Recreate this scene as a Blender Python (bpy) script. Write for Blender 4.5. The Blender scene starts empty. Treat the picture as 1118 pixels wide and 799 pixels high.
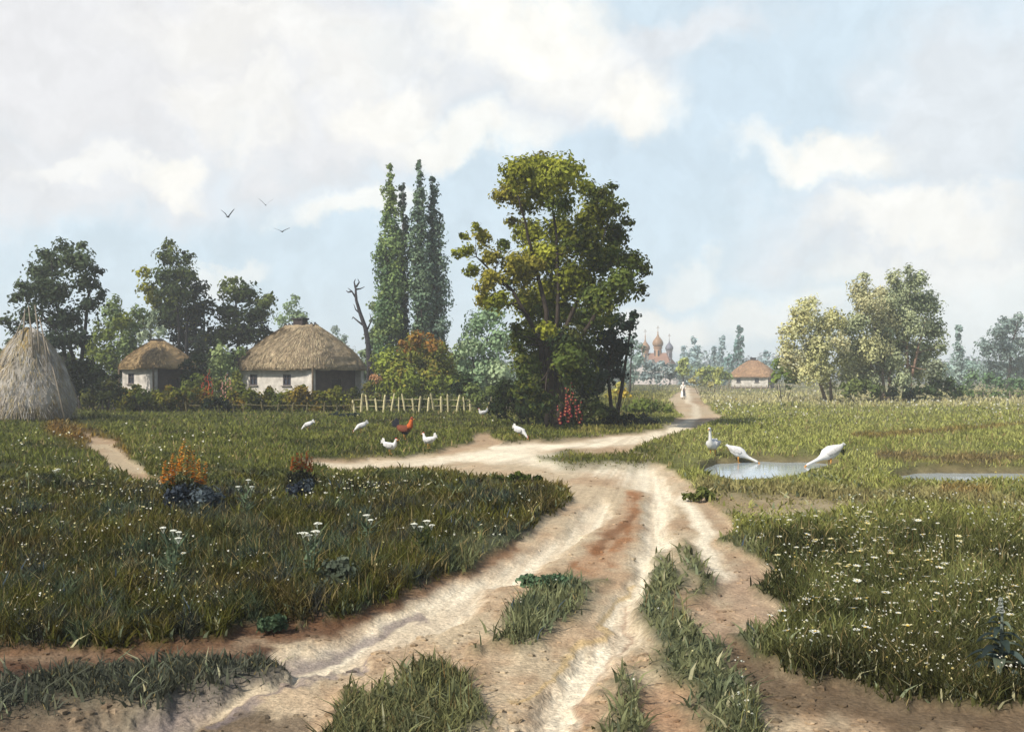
import bpy, math, random
import numpy as np
from mathutils import Vector, Matrix

random.seed(7)
rng = np.random.default_rng(7)
SC = bpy.context.scene
COL = SC.collection
CX, HY, F, CH = 559.0, 411.0, 1150.0, 2.3      # traced camera: principal column, horizon row, focal (px), eye height
PI = math.pi

# ------------------------------------------------------------------ basics
def lin(c):
    c = np.asarray(c, float) / 255.0
    return np.where(c <= 0.04045, c / 12.92, ((c + 0.055) / 1.055) ** 2.4)

def alb(r, g, b, k=0.62):
    return tuple(np.clip(lin((r, g, b)) * k, 0.004, 0.85))

def at(px, py, d):
    return Vector(((px - CX) / F * d, d, CH - (py - HY) / F * d))

def dist_of(py):
    return CH * F / (py - HY)

def vn(x, y, s=0):
    xi = np.floor(x).astype(np.int64); yi = np.floor(y).astype(np.int64)
    fx = x - xi; fy = y - yi
    fx = fx * fx * (3 - 2 * fx); fy = fy * fy * (3 - 2 * fy)
    def h(a, b):
        n = (a * 374761393 + b * 668265263 + s * 1442695041) & 0x7fffffff
        n = ((n ^ (n >> 13)) * 1274126177) & 0x7fffffff
        return ((n ^ (n >> 16)) & 0xffff) / 65535.0
    a = h(xi, yi); b = h(xi + 1, yi); c = h(xi, yi + 1); d = h(xi + 1, yi + 1)
    return (a * (1 - fx) + b * fx) * (1 - fy) + (c * (1 - fx) + d * fx) * fy

def fbm(x, y, s=0, o=4):
    v = 0; a = 0.5; t = 0
    for i in range(o):
        v = v + a * vn(x * 2 ** i + 13.7 * i, y * 2 ** i - 7.1 * i, s + i); t += a; a *= 0.55
    return v / t

def sstep(a, b, x):
    t = np.clip((x - a) / (b - a), 0, 1)
    return t * t * (3 - 2 * t)

# ------------------------------------------------------------------ object helpers
def tag(o, label=None, cat=None, group=None, kind=None):
    if label: o['label'] = label
    if cat: o['category'] = cat
    if group: o['group'] = group
    if kind: o['kind'] = kind
    return o

def empty(name, loc, rz=0.0, label=None, cat=None, group=None, scale=1.0):
    o = bpy.data.objects.new(name, None); COL.objects.link(o)
    o.location = loc; o.rotation_euler = (0, 0, rz); o.scale = (scale,) * 3
    o.empty_display_size = 0.2
    return tag(o, label, cat, group)

def link(name, me, m=None, parent=None):
    o = bpy.data.objects.new(name, me); COL.objects.link(o)
    if m is not None:
        for mm in (m if isinstance(m, (list, tuple)) else [m]):
            me.materials.append(mm)
    if parent is not None: o.parent = parent
    return o

def np_mesh(name, V, faces_n, idx, col=None, smooth=False, matidx=None):
    """V (N,3); faces_n: loop totals; idx: flat loop vertex indices"""
    me = bpy.data.meshes.new(name)
    V = np.asarray(V, np.float32)
    me.vertices.add(len(V)); me.vertices.foreach_set('co', V.ravel())
    idx = np.asarray(idx, np.int32).ravel(); faces_n = np.asarray(faces_n, np.int32)
    me.loops.add(len(idx)); me.loops.foreach_set('vertex_index', idx)
    me.polygons.add(len(faces_n))
    st = np.zeros(len(faces_n), np.int32); st[1:] = np.cumsum(faces_n)[:-1]
    me.polygons.foreach_set('loop_start', st)
    me.polygons.foreach_set('use_smooth', np.full(len(faces_n), smooth))
    if matidx is not None: me.polygons.foreach_set('material_index', np.asarray(matidx, np.int32))
    if col is not None:
        ca = me.color_attributes.new('Col', 'FLOAT_COLOR', 'POINT')
        c4 = np.ones((len(V), 4), np.float32); c4[:, :3] = col
        ca.data.foreach_set('color', c4.ravel())
    me.update(); me.validate()
    return me

class MB:
    """collects shapes, builds one mesh (with a colour per vertex)"""
    def __init__(s): s.v = []; s.f = []; s.c = []; s.m = []
    def add(s, vs, fs, c=(1, 1, 1), mi=0):
        b = len(s.v)
        s.v += [tuple(v) for v in vs]; s.f += [tuple(i + b for i in f) for f in fs]
        s.c += [c] * len(vs); s.m += [mi] * len(fs)
    def box(s, c, size, rot=0, col=(1, 1, 1), mi=0, taper=1.0, R=None):
        x, y, z = [q / 2 for q in size]
        P = [Vector((a * x * (taper if k > 0 else 1), b * y * (taper if k > 0 else 1), k * z)) for k in (-1, 1) for a, b in ((-1, -1), (1, -1), (1, 1), (-1, 1))]
        M = R if R is not None else Matrix.Rotation(rot, 3, 'Z')
        s.add([M @ p + Vector(c) for p in P], [(0, 3, 2, 1), (4, 5, 6, 7), (0, 1, 5, 4), (1, 2, 6, 5), (2, 3, 7, 6), (3, 0, 4, 7)], col, mi)
    def tube(s, pts, rad, n=7, col=(1, 1, 1), mi=0, flat=1.0, wob=0.0):
        pts = [Vector(p) for p in pts]
        if not hasattr(rad, '__len__'): rad = [rad] * len(pts)
        vs = []; up = None
        for i, p in enumerate(pts):
            t = (pts[min(i + 1, len(pts) - 1)] - pts[max(i - 1, 0)])
            t = t.normalized() if t.length > 1e-9 else Vector((0, 0, 1))
            if up is None:
                up = Vector((0, 1, 0)) if abs(t.y) < 0.8 else Vector((1, 0, 0))
            a = up - t * up.dot(t)
            a = a.normalized() if a.length > 1e-5 else t.orthogonal().normalized()
            up = a; b = t.cross(a)
            for k in range(n):
                w = 2 * PI * k / n; r = rad[i] * (1 + wob * random.uniform(-1, 1))
                vs.append(p + a * math.cos(w) * r * flat + b * math.sin(w) * r)
        L = len(pts)
        fs = [(i * n + k, i * n + (k + 1) % n, (i + 1) * n + (k + 1) % n, (i + 1) * n + k) for i in range(L - 1) for k in range(n)]
        fs += [tuple(range(n))[::-1], tuple((L - 1) * n + k for k in range(n))]
        s.add(vs, fs, col, mi)
    def lathe(s, prof, c=(0, 0, 0), n=16, col=(1, 1, 1), mi=0, sx=1, sy=1, jit=0.0):
        vs = []
        for r, z in prof:
            for k in range(n):
                w = 2 * PI * k / n; q = r * (1 + random.uniform(-jit, jit))
                vs.append((c[0] + q * math.cos(w) * sx, c[1] + q * math.sin(w) * sy, c[2] + z))
        L = len(prof)
        fs = [(i * n + k, i * n + (k + 1) % n, (i + 1) * n + (k + 1) % n, (i + 1) * n + k) for i in range(L - 1) for k in range(n)]
        fs += [tuple(range(n))[::-1], tuple((L - 1) * n + k for k in range(n))]
        s.add(vs, fs, col, mi)
    def strip(s, p, d, w, nrm, col, mi=0, bend=0.0):
        """a tapering blade from p along d, half width vector w"""
        p = Vector(p); d = Vector(d); w = Vector(w); b = Vector(nrm) * bend
        s.add([p - w, p + w, p + d * .55 + w * .8 + b, p + d * .55 - w * .8 + b, p + d + b * 2.2], [(0, 1, 2, 3), (3, 2, 4)], col, mi)
    def mesh(s, name, smooth=False):
        me = np_mesh(name, np.array(s.v, float).reshape(-1, 3), [len(f) for f in s.f], [i for f in s.f for i in f], np.array(s.c), smooth, s.m)
        return me
    def build(s, name, m, parent=None, smooth=False):
        return link(name, s.mesh(name, smooth), m, parent)

# ------------------------------------------------------------------ materials
def nd(nt, t, **kw):
    n = nt.nodes.new(t)
    for k, v in kw.items(): setattr(n, k, v)
    return n

def mat(name, color=(1, 1, 1), rough=0.85, attr=False, var=0.25, scale=6.0, bump=0.0, bscale=30.0, metal=0.0, trans=0.0, spec=0.3, detail=5):
    m = bpy.data.materials.new(name); m.use_nodes = True; nt = m.node_tree; nt.nodes.clear(); L = nt.links.new
    out = nd(nt, 'ShaderNodeOutputMaterial')
    tc = nd(nt, 'ShaderNodeTexCoord')
    no = nd(nt, 'ShaderNodeTexNoise'); no.inputs['Scale'].default_value = scale; no.inputs['Detail'].default_value = detail
    L(tc.outputs['Object'], no.inputs['Vector'])
    mr = nd(nt, 'ShaderNodeMapRange'); mr.inputs[1].default_value = 0.3; mr.inputs[2].default_value = 0.7
    mr.inputs[3].default_value = 1 - var; mr.inputs[4].default_value = 1 + var
    L(no.outputs['Fac'], mr.inputs[0])
    if attr:
        ca = nd(nt, 'ShaderNodeAttribute'); ca.attribute_name = 'Col'; src = ca.outputs['Color']
        if tuple(color) != (1, 1, 1):
            mm = nd(nt, 'ShaderNodeVectorMath', operation='MULTIPLY'); L(src, mm.inputs[0]); mm.inputs[1].default_value = color; src = mm.outputs[0]
    else:
        rg = nd(nt, 'ShaderNodeRGB'); rg.outputs[0].default_value = (*color, 1); src = rg.outputs[0]
    if name in ('dirt', 'ground'):
        n3 = nd(nt, 'ShaderNodeTexNoise'); n3.inputs['Scale'].default_value = 34; n3.inputs['Detail'].default_value = 4; L(tc.outputs['Object'], n3.inputs['Vector'])
        m3 = nd(nt, 'ShaderNodeMapRange'); m3.inputs[1].default_value = .3; m3.inputs[2].default_value = .7; m3.inputs[3].default_value = .74; m3.inputs[4].default_value = 1.22; L(n3.outputs['Fac'], m3.inputs[0])
        mm3 = nd(nt, 'ShaderNodeVectorMath', operation='SCALE'); L(src, mm3.inputs[0]); L(m3.outputs[0], mm3.inputs['Scale']); src = mm3.outputs[0]
    mu = nd(nt, 'ShaderNodeVectorMath', operation='SCALE'); L(src, mu.inputs[0]); L(mr.outputs[0], mu.inputs['Scale'])
    if trans > 0:
        df = nd(nt, 'ShaderNodeBsdfDiffuse'); tl = nd(nt, 'ShaderNodeBsdfTranslucent'); mx = nd(nt, 'ShaderNodeMixShader')
        L(mu.outputs[0], df.inputs[0]); L(mu.outputs[0], tl.inputs[0]); mx.inputs[0].default_value = trans
        L(df.outputs[0], mx.inputs[1]); L(tl.outputs[0], mx.inputs[2]); L(mx.outputs[0], out.inputs[0])
    else:
        b = nd(nt, 'ShaderNodeBsdfPrincipled'); L(mu.outputs[0], b.inputs['Base Color'])
        b.inputs['Roughness'].default_value = rough; b.inputs['Metallic'].default_value = metal
        b.inputs['Specular IOR Level'].default_value = spec
        if bump:
            n2 = nd(nt, 'ShaderNodeTexNoise'); n2.inputs['Scale'].default_value = bscale; n2.inputs['Detail'].default_value = 6
            L(tc.outputs['Object'], n2.inputs['Vector'])
            bp = nd(nt, 'ShaderNodeBump'); bp.inputs['Strength'].default_value = 1.0; bp.inputs['Distance'].default_value = bump
            L(n2.outputs['Fac'], bp.inputs['Height']); L(bp.outputs[0], b.inputs['Normal'])
        L(b.outputs[0], out.inputs[0])
    return m

M_leaf = mat('leaf', attr=True, var=0.15, scale=0.8, trans=0.28)
M_blade = mat('grass_blade', attr=True, var=0.2, scale=1.5, trans=0.25)
M_bark = mat('bark', attr=True, var=0.35, scale=5, bump=0.03, bscale=12)
M_wood = mat('weathered_wood', attr=True, var=0.3, scale=9, bump=0.01, bscale=40)
M_ground = mat('ground', attr=True, var=0.22, scale=3.5, bump=0.035, bscale=14, rough=0.95, spec=0.1, detail=9)
M_dirt = mat('dirt', attr=True, var=0.16, scale=9, bump=0.02, bscale=26, rough=0.95, spec=0.1, detail=10)
M_thatch = mat('thatch', attr=True, var=0.3, scale=3.0, bump=0.06, bscale=9, rough=0.95, spec=0.1)
M_hay = mat('hay', attr=True, var=0.25, scale=2.0, bump=0.05, bscale=10, rough=0.95, spec=0.1)
M_plaster = mat('lime_plaster', alb(205, 198, 188, .75), var=0.28, scale=2.2, bump=0.015, bscale=8, rough=0.95, spec=0.1)
M_wall_shade = mat('painted_wall_shade', alb(92, 78, 72, .7), var=.3, scale=3, bump=.02, bscale=12)  # for the huts' right end wall: shade painted in as a dark tone
M_frame = mat('window_frame', alb(95, 88, 88, .7), var=0.2)
M_glass = mat('window_glass', (0.03, 0.035, 0.05), rough=0.15, var=0.3, spec=0.6)
M_white = mat('white_feathers', (0.56, 0.55, 0.53), var=0.1, scale=20)
M_wing = mat('grey_white_wing', (0.44, 0.43, 0.42), var=0.25, scale=14, bump=.01, bscale=30)
M_red = mat('red_comb', (0.45, 0.03, 0.02), var=0.15)
M_beak = mat('orange_beak', (0.6, 0.25, 0.04), var=0.1)
M_leg = mat('orange_legs', (0.45, 0.22, 0.05), var=0.1)
M_black = mat('black_feathers', (0.012, 0.013, 0.02), var=0.2)
M_brown = mat('russet_feathers', (0.13, 0.035, 0.015), var=0.25, scale=25)
M_orange = mat('orange_feathers', (0.42, 0.085, 0.015), var=0.2, scale=25)
M_petal = mat('white_petal', (0.72, 0.72, 0.62), var=0.08, trans=0.25)
M_yel = mat('yellow_flower_centre', (0.65, 0.42, 0.05), var=0.1)
M_flow = mat('coloured_petal', attr=True, var=0.1, trans=0.25)
M_stem = mat('stem', attr=True, var=0.15)

# ------------------------------------------------------------------ layout of the ground (traced, then laid out in metres)
ROAD = [(-700, 760), (-60, 712), (40, 712), (120, 718), (200, 712), (290, 692), (370, 684), (420, 668), (455, 652), (500, 634), (545, 608), (580, 583),
        (608, 563), (626, 547), (612, 535), (560, 528), (500, 520), (440, 516), (400, 518), (345, 516), (330, 510), (345, 505), (400, 504),
        (440, 502), (480, 495), (508, 488), (524, 476), (536, 477), (545, 487), (600, 484), (650, 480), (700, 474), (730, 467), (745, 456),
        (736, 447), (729, 437), (738, 430), (748, 425.5), (742, 421), (752, 421), (764, 427), (764, 437), (786, 456), (768, 468), (740, 476), (700, 488), (690, 495),
        (712, 504), (738, 520), (760, 540), (790, 562), (803, 580), (790, 600), (848, 628), (852, 640), (822, 650), (872, 680), (846, 698),
        (800, 703), (828, 733), (880, 752), (950, 770), (1020, 782), (1118, 790), (1800, 830), (1800, 2400), (-700, 2400)]
ISLES = [
    [(530, 712), (548, 690), (575, 662), (606, 640), (652, 640), (648, 655), (630, 676), (592, 702), (560, 716)],
    [(355, 830), (392, 775), (430, 752), (480, 738), (512, 745), (526, 770), (520, 830)],
    [(722, 608), (738, 640), (752, 672), (772, 712), (792, 742), (822, 768), (850, 830), (790, 830), (745, 768), (714, 738), (704, 700), (708, 655)],
    [(650, 830), (674, 768), (690, 744), (697, 775), (700, 830)],
    [(588, 504), (620, 497), (690, 499), (722, 505), (690, 512), (620, 513)],
    [(-400, 800), (0, 768), (60, 752), (150, 740), (230, 733), (296, 736), (306, 746), (262, 758), (180, 774), (90, 790), (0, 800), (-400, 850)],
    [(742, 600), (760, 618), (786, 655), (770, 660), (748, 640)],
]
PATH = [(95, 476), (122, 486), (138, 502), (158, 518), (182, 527), (176, 535), (140, 532), (118, 512), (98, 492)]
MUD = [(775, 547), (850, 549), (950, 556), (900, 570), (830, 574), (785, 568)]
PUD1 = [(766, 514), (782, 505), (830, 503), (880, 503.5), (915, 506), (905, 513), (880, 519), (850, 526), (800, 529), (776, 523)]
PUD2 = [(965, 521), (1000, 515.5), (1060, 514.5), (1150, 516), (1300, 520), (1300, 530), (1130, 530), (1040, 531), (985, 528)]

def sdf(px, py, poly):
    P = np.array(poly, float); n = len(P)
    best = np.full(px.shape, 1e18); ins = np.zeros(px.shape, bool)
    for i in range(n):
        a = P[i]; b = P[(i + 1) % n]; e = b - a
        t = np.clip(((px - a[0]) * e[0] + (py - a[1]) * e[1]) / (e @ e), 0, 1)
        best = np.minimum(best, (px - a[0] - t * e[0]) ** 2 + (py - a[1] - t * e[1]) ** 2)
        c = (a[1] > py) != (b[1] > py)
        with np.errstate(divide='ignore', invalid='ignore'):
            xx = (b[0] - a[0]) * (py - a[1]) / (b[1] - a[1] if b[1] != a[1] else 1e-9) + a[0]
        ins ^= c & (px < xx)
    return np.where(ins, 1, -1) * np.sqrt(best)

def stroke(px, py, pts, width):
    """0..1 weight round a polyline whose half width runs through `width`"""
    P = np.array(pts, float); W = np.interp(np.arange(len(P)), np.linspace(0, len(P) - 1, len(width)), width)
    out = np.zeros(px.shape)
    for i in range(len(P) - 1):
        a, b = P[i], P[i + 1]; e = b - a
        t = np.clip(((px - a[0]) * e[0] + (py - a[1]) * e[1]) / (e @ e), 0, 1)
        d = np.hypot(px - a[0] - t * e[0], py - a[1] - t * e[1]); w = W[i] + (W[i + 1] - W[i]) * t
        out = np.maximum(out, np.clip(1.25 - d / w, 0, 1))
    return out * out * (3 - 2 * out)

TRACKS = [  # pale wheel tracks
    ([(655, 560), (620, 590), (560, 628), (480, 668), (400, 705), (300, 745), (180, 790), (60, 850)], (13, 14, 18, 22, 26, 30)),
    ([(700, 515), (722, 545), (716, 590), (700, 640), (672, 700), (625, 760), (570, 830)], (16, 16, 17, 22, 26, 30)),
    ([(480, 505), (560, 500), (640, 512), (700, 520)], (6, 9, 13, 14)),
    ([(540, 492), (620, 489), (700, 481), (750, 466), (762, 452), (752, 436), (750, 426)], (5, 5, 6, 6, 4, 3)),
    ([(345, 511), (420, 509), (480, 506)], (4, 5, 6)),
    ([(742, 545), (770, 580), (765, 600), (790, 630)], (8, 12, 12, 14)),
]
def project(x, y):
    y = np.maximum(y, 0.8)
    return CX + F * x / y, HY + CH * F / y

def layout(x, y):
    """dirt, rut, puddle, px, py for points of the ground plane"""
    px, py = project(x, y)
    per = np.clip((py - HY) / 388.0, 0, 1.4)
    a = px / 34.0; b = np.log(np.maximum(y, .8)) * 14
    w = (fbm(a, b, 3, 4) - .5)
    amp = 4 + 46 * per
    wx = px + w * amp * 1.2; wy = py + (fbm(a, b, 11, 4) - .5) * amp * .7
    s = 1.0 + 6 * per
    dirt = sstep(-s, s, sdf(wx, wy, ROAD))
    for isl in ISLES: dirt = dirt * (1 - sstep(-s * 3.2, s * 2.2, sdf(wx, wy, isl)))
    dirt = np.maximum(dirt, 0.85 * sstep(-2.5, 2.5, sdf(wx, wy, PATH)))
    dirt = np.maximum(dirt, 0.55 * sstep(-6, 6, sdf(wx, wy, MUD)))
    pud = np.maximum(sstep(-2.5, 1.5, sdf(px + w * 8, py + w * 3, PUD1)), sstep(-2.5, 1.5, sdf(px + w * 8, py + w * 3, PUD2)))
    return dirt, pud, px, py, wx, wy, per

def H_full(x, y, L=None):
    x = np.asarray(x, float); y = np.asarray(y, float)
    dirt, pud, px, py, wx, wy, per = L if L is not None else layout(x, y)
    near = 1 - sstep(90, 160, y)
    h = (1 - dirt) * 0.08 * near + near * 0.08 * fbm(x * .35, y * .35, 5) + 0.035 * near * fbm(x * 1.6, y * 1.6, 6) 
    tr = np.zeros(x.shape)
    for p, wd in TRACKS[:2]: tr = np.maximum(tr, stroke(wx, wy, p, wd))
    h = h - 0.07 * tr * dirt
    h = h + (1 - sstep(5, 24, y)) * dirt * 0.022 * (fbm(x * 5, y * 5, 9) - .5)
    h = h * (1 - pud) - 0.10 * pud
    return h

def H(x, y):
    return float(H_full(np.array([x]), np.array([y]))[0])

def ground_at(px, py):
    d = dist_of(py); x = (px - CX) / F * d
    return Vector((x, d, H(x, d)))

def on_ground(px, d):
    x = (px - CX) / F * d
    return Vector((x, d, H(x, d)))

def mixc(c, t, w):
    return c * (1 - w[:, None]) + np.asarray(t)[None, :] * w[:, None]

def dirt_colour(x, y, L):
    dirt, pud, px, py, wx, wy, per = L
    n = len(x)
    c = np.tile(np.array(alb(208, 192, 164)), (n, 1))
    ax = px / 60.0; by = np.log(np.maximum(y, .8)) * 9
    c = mixc(c, alb(182, 154, 124), sstep(.42, .65, fbm(ax, by, 21)) * .7)
    c = mixc(c, alb(212, 190, 160), sstep(.5, .7, fbm(ax * 1.7, by * 1.7, 22)) * .7)
    # darker brown earth at the low edges of the road
    c = mixc(c, alb(92, 66, 50), np.maximum(stroke(wx, wy, [(-400, 770), (0, 755), (160, 738), (300, 716)], (52, 44, 30, 10)), 0) * .95)
    c = mixc(c, alb(118, 84, 58), stroke(wx, wy, [(-100, 700), (180, 706), (380, 680), (470, 648), (560, 600)], (18, 15, 12, 9, 8)) * .8)
    c = mixc(c, alb(64, 48, 38), stroke(wx, wy, [(0, 825), (160, 805), (330, 800)], (40, 30, 14)) * .7)
    c = mixc(c, alb(96, 80, 62), stroke(wx, wy, [(800, 715), (840, 760), (950, 785), (1120, 805), (1400, 830)], (26, 34, 30, 30)) * .85)
    c = mixc(c, alb(178, 142, 112), stroke(wx, wy, [(760, 800), (735, 770), (700, 790)], (40, 30, 30)) * .7)
    c = mixc(c, alb(178, 154, 132), stroke(wx, wy, [(835, 690), (810, 640), (780, 650)], (26, 24, 20)) * .7)
    c = mixc(c, alb(158, 124, 104), stroke(wx, wy, [(790, 690), (760, 660)], (20, 16)) * .4)
    far_ = 1 - .75 * (sstep(250, 420, 420 + 250 - px) * sstep(700, 730, py))
    for p, wd in TRACKS:
        c = mixc(c, alb(242, 234, 212, .7), far_ * stroke(wx, wy, p, wd) * (.55 + .45 * sstep(.35, .6, fbm(np.arctan2(px - 705, np.maximum(py - 470, 4)) * 16, np.hypot(px - 705, py - 470) / 120.0, 31))))
    c = mixc(c, alb(166, 118, 80), stroke(wx, wy, [(692, 545), (686, 575), (668, 600), (636, 625)], (8, 17, 20, 14)) * (.5 + .4 * sstep(.35, .6, fbm(px / 12, py / 9, 43))))
    c = mixc(c, alb(128, 88, 58), stroke(wx, wy, [(690, 570), (660, 592), (650, 612)], (4, 7, 6)) * .7)
    c = mixc(c, alb(148, 138, 136), stroke(wx, wy, [(455, 672), (380, 706), (290, 742), (170, 790)], (3, 7, 11, 18)) * .8)
    c = mixc(c, alb(138, 128, 130), stroke(wx, wy, [(430, 712), (330, 752), (240, 800)], (2, 6, 8)) * .7)
    c = mixc(c, alb(214, 186, 128), stroke(wx, wy, [(690, 640), (655, 690), (600, 745), (560, 775)], (2.5, 4, 3, 3)) * .6)
    c = mixc(c, alb(160, 126, 104), stroke(wx, wy, [(700, 655), (665, 730), (630, 799)], (2, 5, 8)) * .5)
    c = mixc(c, alb(84, 60, 46), stroke(wx, wy, [(-300, 790), (0, 778), (150, 752), (290, 728)], (40, 34, 22, 10)) * .85)
    c = mixc(c, alb(104, 74, 54), stroke(wx, wy, [(-100, 705), (180, 712), (350, 692), (430, 668)], (16, 14, 9, 6)) * .75)
    c = c * np.array([1.06, 1.0, .93])
    # fine streaks of drier and darker soil along the ruts
    th = np.arctan2(px - 705, np.maximum(py - 470, 4)); rr_ = np.hypot(px - 705, py - 470)
    st = fbm(th * 34, rr_ / 90.0, 41, 4) * .7 + .3 * fbm(x * 6, y * 3, 42, 3)
    c = c * (0.74 + 0.52 * st)[:, None]
    return np.clip(c, 0.01, .8)

def grass_colour(x, y, L, n2=None):
    dirt, pud, px, py, wx, wy, per = L
    n = len(x)
    ax = px / 70.0; by = np.log(np.maximum(y, .8)) * 8
    f1 = fbm(ax, by, 51); f2 = fbm(ax * 2.3, by * 2.3, 52); f3 = fbm(ax * 1.4 + 9, by * 1.9, 53)
    c = np.tile(np.array(alb(104, 112, 58)), (n, 1))
    c = mixc(c, alb(140, 140, 76), sstep(.45, .7, f1) * .7)
    c = mixc(c, alb(70, 82, 42), sstep(.48, .68, f2) * .7)
    left = 1 - sstep(600, 640, px)
    # dark rank growth left of the track, mid meadow left, pale meadow right
    dk = left * sstep(505, 545, wy)
    c = mixc(c, alb(66, 70, 30), dk * .85)
    c = mixc(c, alb(92, 98, 40), dk * sstep(.5, .7, f1) * .6)
    c = mixc(c, alb(38, 42, 24), dk * sstep(.5, .68, f3) * .75)
    c = mixc(c, alb(70, 90, 74), dk * sstep(.52, .66, f2) * .7)
    c = mixc(c, alb(104, 92, 50), dk * sstep(.52, .66, fbm(px / 24, by * 3, 58)) * .35)
    c = mixc(c, alb(52, 62, 68), dk * sstep(.56, .68, fbm(px / 34 + 5, by * 3, 59)) * .6)
    c = mixc(c, alb(100, 112, 54), left * (1 - sstep(500, 540, wy)) * .6)
    c = mixc(c, alb(60, 68, 40), left * (1 - sstep(505, 540, wy)) * sstep(.5, .7, f3) * .7)
    c = mixc(c, alb(118, 84, 44), stroke(wx, wy, [(60, 470), (120, 492), (135, 505)], (14, 14, 10)) * .7)
    c = mixc(c, alb(128, 116, 66), stroke(wx, wy, [(380, 508), (520, 520), (600, 535), (620, 545)], (10, 9, 8, 8)) * .5)
    rt = sstep(700, 760, px)
    c = mixc(c, alb(154, 164, 98), rt * (1 - sstep(500, 640, wy)) * .75)
    c = mixc(c, alb(176, 174, 140), rt * (1 - sstep(440, 450, wy)) * .6)
    c = mixc(c, alb(124, 138, 68), rt * sstep(.5, .68, f1) * .5 * (1 - sstep(600, 680, wy)))
    c = mixc(c, alb(140, 136, 98), stroke(wx, wy, [(770, 540), (900, 552), (1000, 548), (1118, 560)], (14, 14, 10, 10)) * .7)
    c = mixc(c, alb(140, 108, 70), stroke(wx, wy, [(1030, 543), (1080, 547)], (7, 6)) * .5)
    c = mixc(c, alb(112, 92, 72), stroke(wx, wy, [(960, 503), (1030, 507), (1150, 505)], (5, 8, 6)) * .7)
    c = mixc(c, alb(118, 100, 62), stroke(wx, wy, [(930, 480), (1010, 476), (1118, 466)], (3, 4, 3)) * .7)
    dr = rt * sstep(575, 610, wy + (f2 - .5) * 40) * sstep(760, 860, wx)
    c = mixc(c, alb(84, 92, 54), dr * .85)
    c = mixc(c, alb(50, 58, 34), dr * sstep(.48, .66, f3) * .8)
    c = mixc(c, alb(124, 136, 84), dr * sstep(.55, .72, f1) * .55)
    c = mixc(c, alb(52, 54, 32), sstep(700, 745, wy) * rt * .55)
    # grey-green strips between the ruts
    mid = sstep(480, 530, px) * (1 - sstep(800, 850, px)) * sstep(585, 610, py)
    c = mixc(c, alb(116, 126, 92), mid * .9)
    c = mixc(c, alb(88, 104, 82), mid * sstep(.5, .65, f2) * .6)
    bl = (1 - sstep(320, 370, px)) * sstep(720, 735, py)
    c = mixc(c, alb(82, 90, 78), bl * .9)
    c = mixc(c, alb(112, 120, 84), (1 - sstep(540, 560, px)) * sstep(340, 380, px) * sstep(725, 740, py) * .7)
    c = c * np.array([1.5, 1.32, 1.3])
    return np.clip(c, .006, .6)

# ground sheet: fine near the track, coarser towards the horizon
def build_ground():
    cols = np.concatenate([np.linspace(-3.2, -.62, 40, endpoint=False), np.linspace(-.62, .62, 560), np.linspace(.62, 3.2, 41)[1:]])
    rows = np.concatenate([np.geomspace(1.2, 6, 36, endpoint=False), np.geomspace(6, 75, 560, endpoint=False), np.geomspace(75, 1300, 110)])
    nr, nc = len(rows), len(cols)
    Y = np.repeat(rows, nc); X = (np.tile(cols, nr)) * Y
    L = layout(X, Y)
    Z = H_full(X, Y, L)
    gc = grass_colour(X, Y, L) * .5; dc = dirt_colour(X, Y, L)
    d = L[0]
    c = gc * (1 - d[:, None]) + dc * d[:, None]
    mudc = np.array(alb(140, 124, 98))
    rim = np.maximum(sstep(-7, 0, sdf(L[4], L[5], PUD1)), sstep(-5, 0, sdf(L[4], L[5], PUD2)))
    c = mixc(c, np.array(alb(112, 98, 74)), rim * .45); c = mixc(c, mudc, L[1] * .8)
    # sheet behind the camera
    bx = np.linspace(-3.84, 3.84, 30); by = np.linspace(-60, 1.2, 14)
    i = np.arange(nr - 1)[:, None] * nc + np.arange(nc - 1)[None, :]
    q = np.stack([i, i + 1, i + nc + 1, i + nc], -1).reshape(-1, 4)
    isd = d[q].mean(1) > .5
    for name, sel, m, lab in (('ground', ~isd, M_ground, 'grassy meadow ground on both sides of the track'), ('dirt_road', isd, M_dirt, 'pale rutted dirt road forking through the village meadow')):
        f = q[sel]; used, inv = np.unique(f.ravel(), return_inverse=True)
        V = np.stack([X[used], Y[used], Z[used]], 1); cc = c[used]
        fn = [4] * len(f); idx = inv.reshape(-1, 4)
        if name == 'ground':
            b0 = len(V)
            V = np.concatenate([V, [[-2600, 1.2, .02], [2600, 1.2, .02], [2600, -60, .02], [-2600, -60, .02], [-3.84, 1.2, .02], [3.84, 1.2, .02], [-4160, 1300, 0], [4160, 1300, 0]]])
            cc = np.concatenate([cc, np.tile(alb(100, 104, 60), (8, 1))])
            idx = list(idx.ravel()) + [b0 + 3, b0 + 2, b0 + 1, b0]
            fn += [4]
            idx += [b0, b0 + 4, b0 + 6]; fn += [3]
            idx += [b0 + 5, b0 + 1, b0 + 7]; fn += [3]
        me = np_mesh(name, V, fn, idx, cc, True)
        tag(link(name, me, m), lab, None, None, 'structure')
build_ground()

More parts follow.
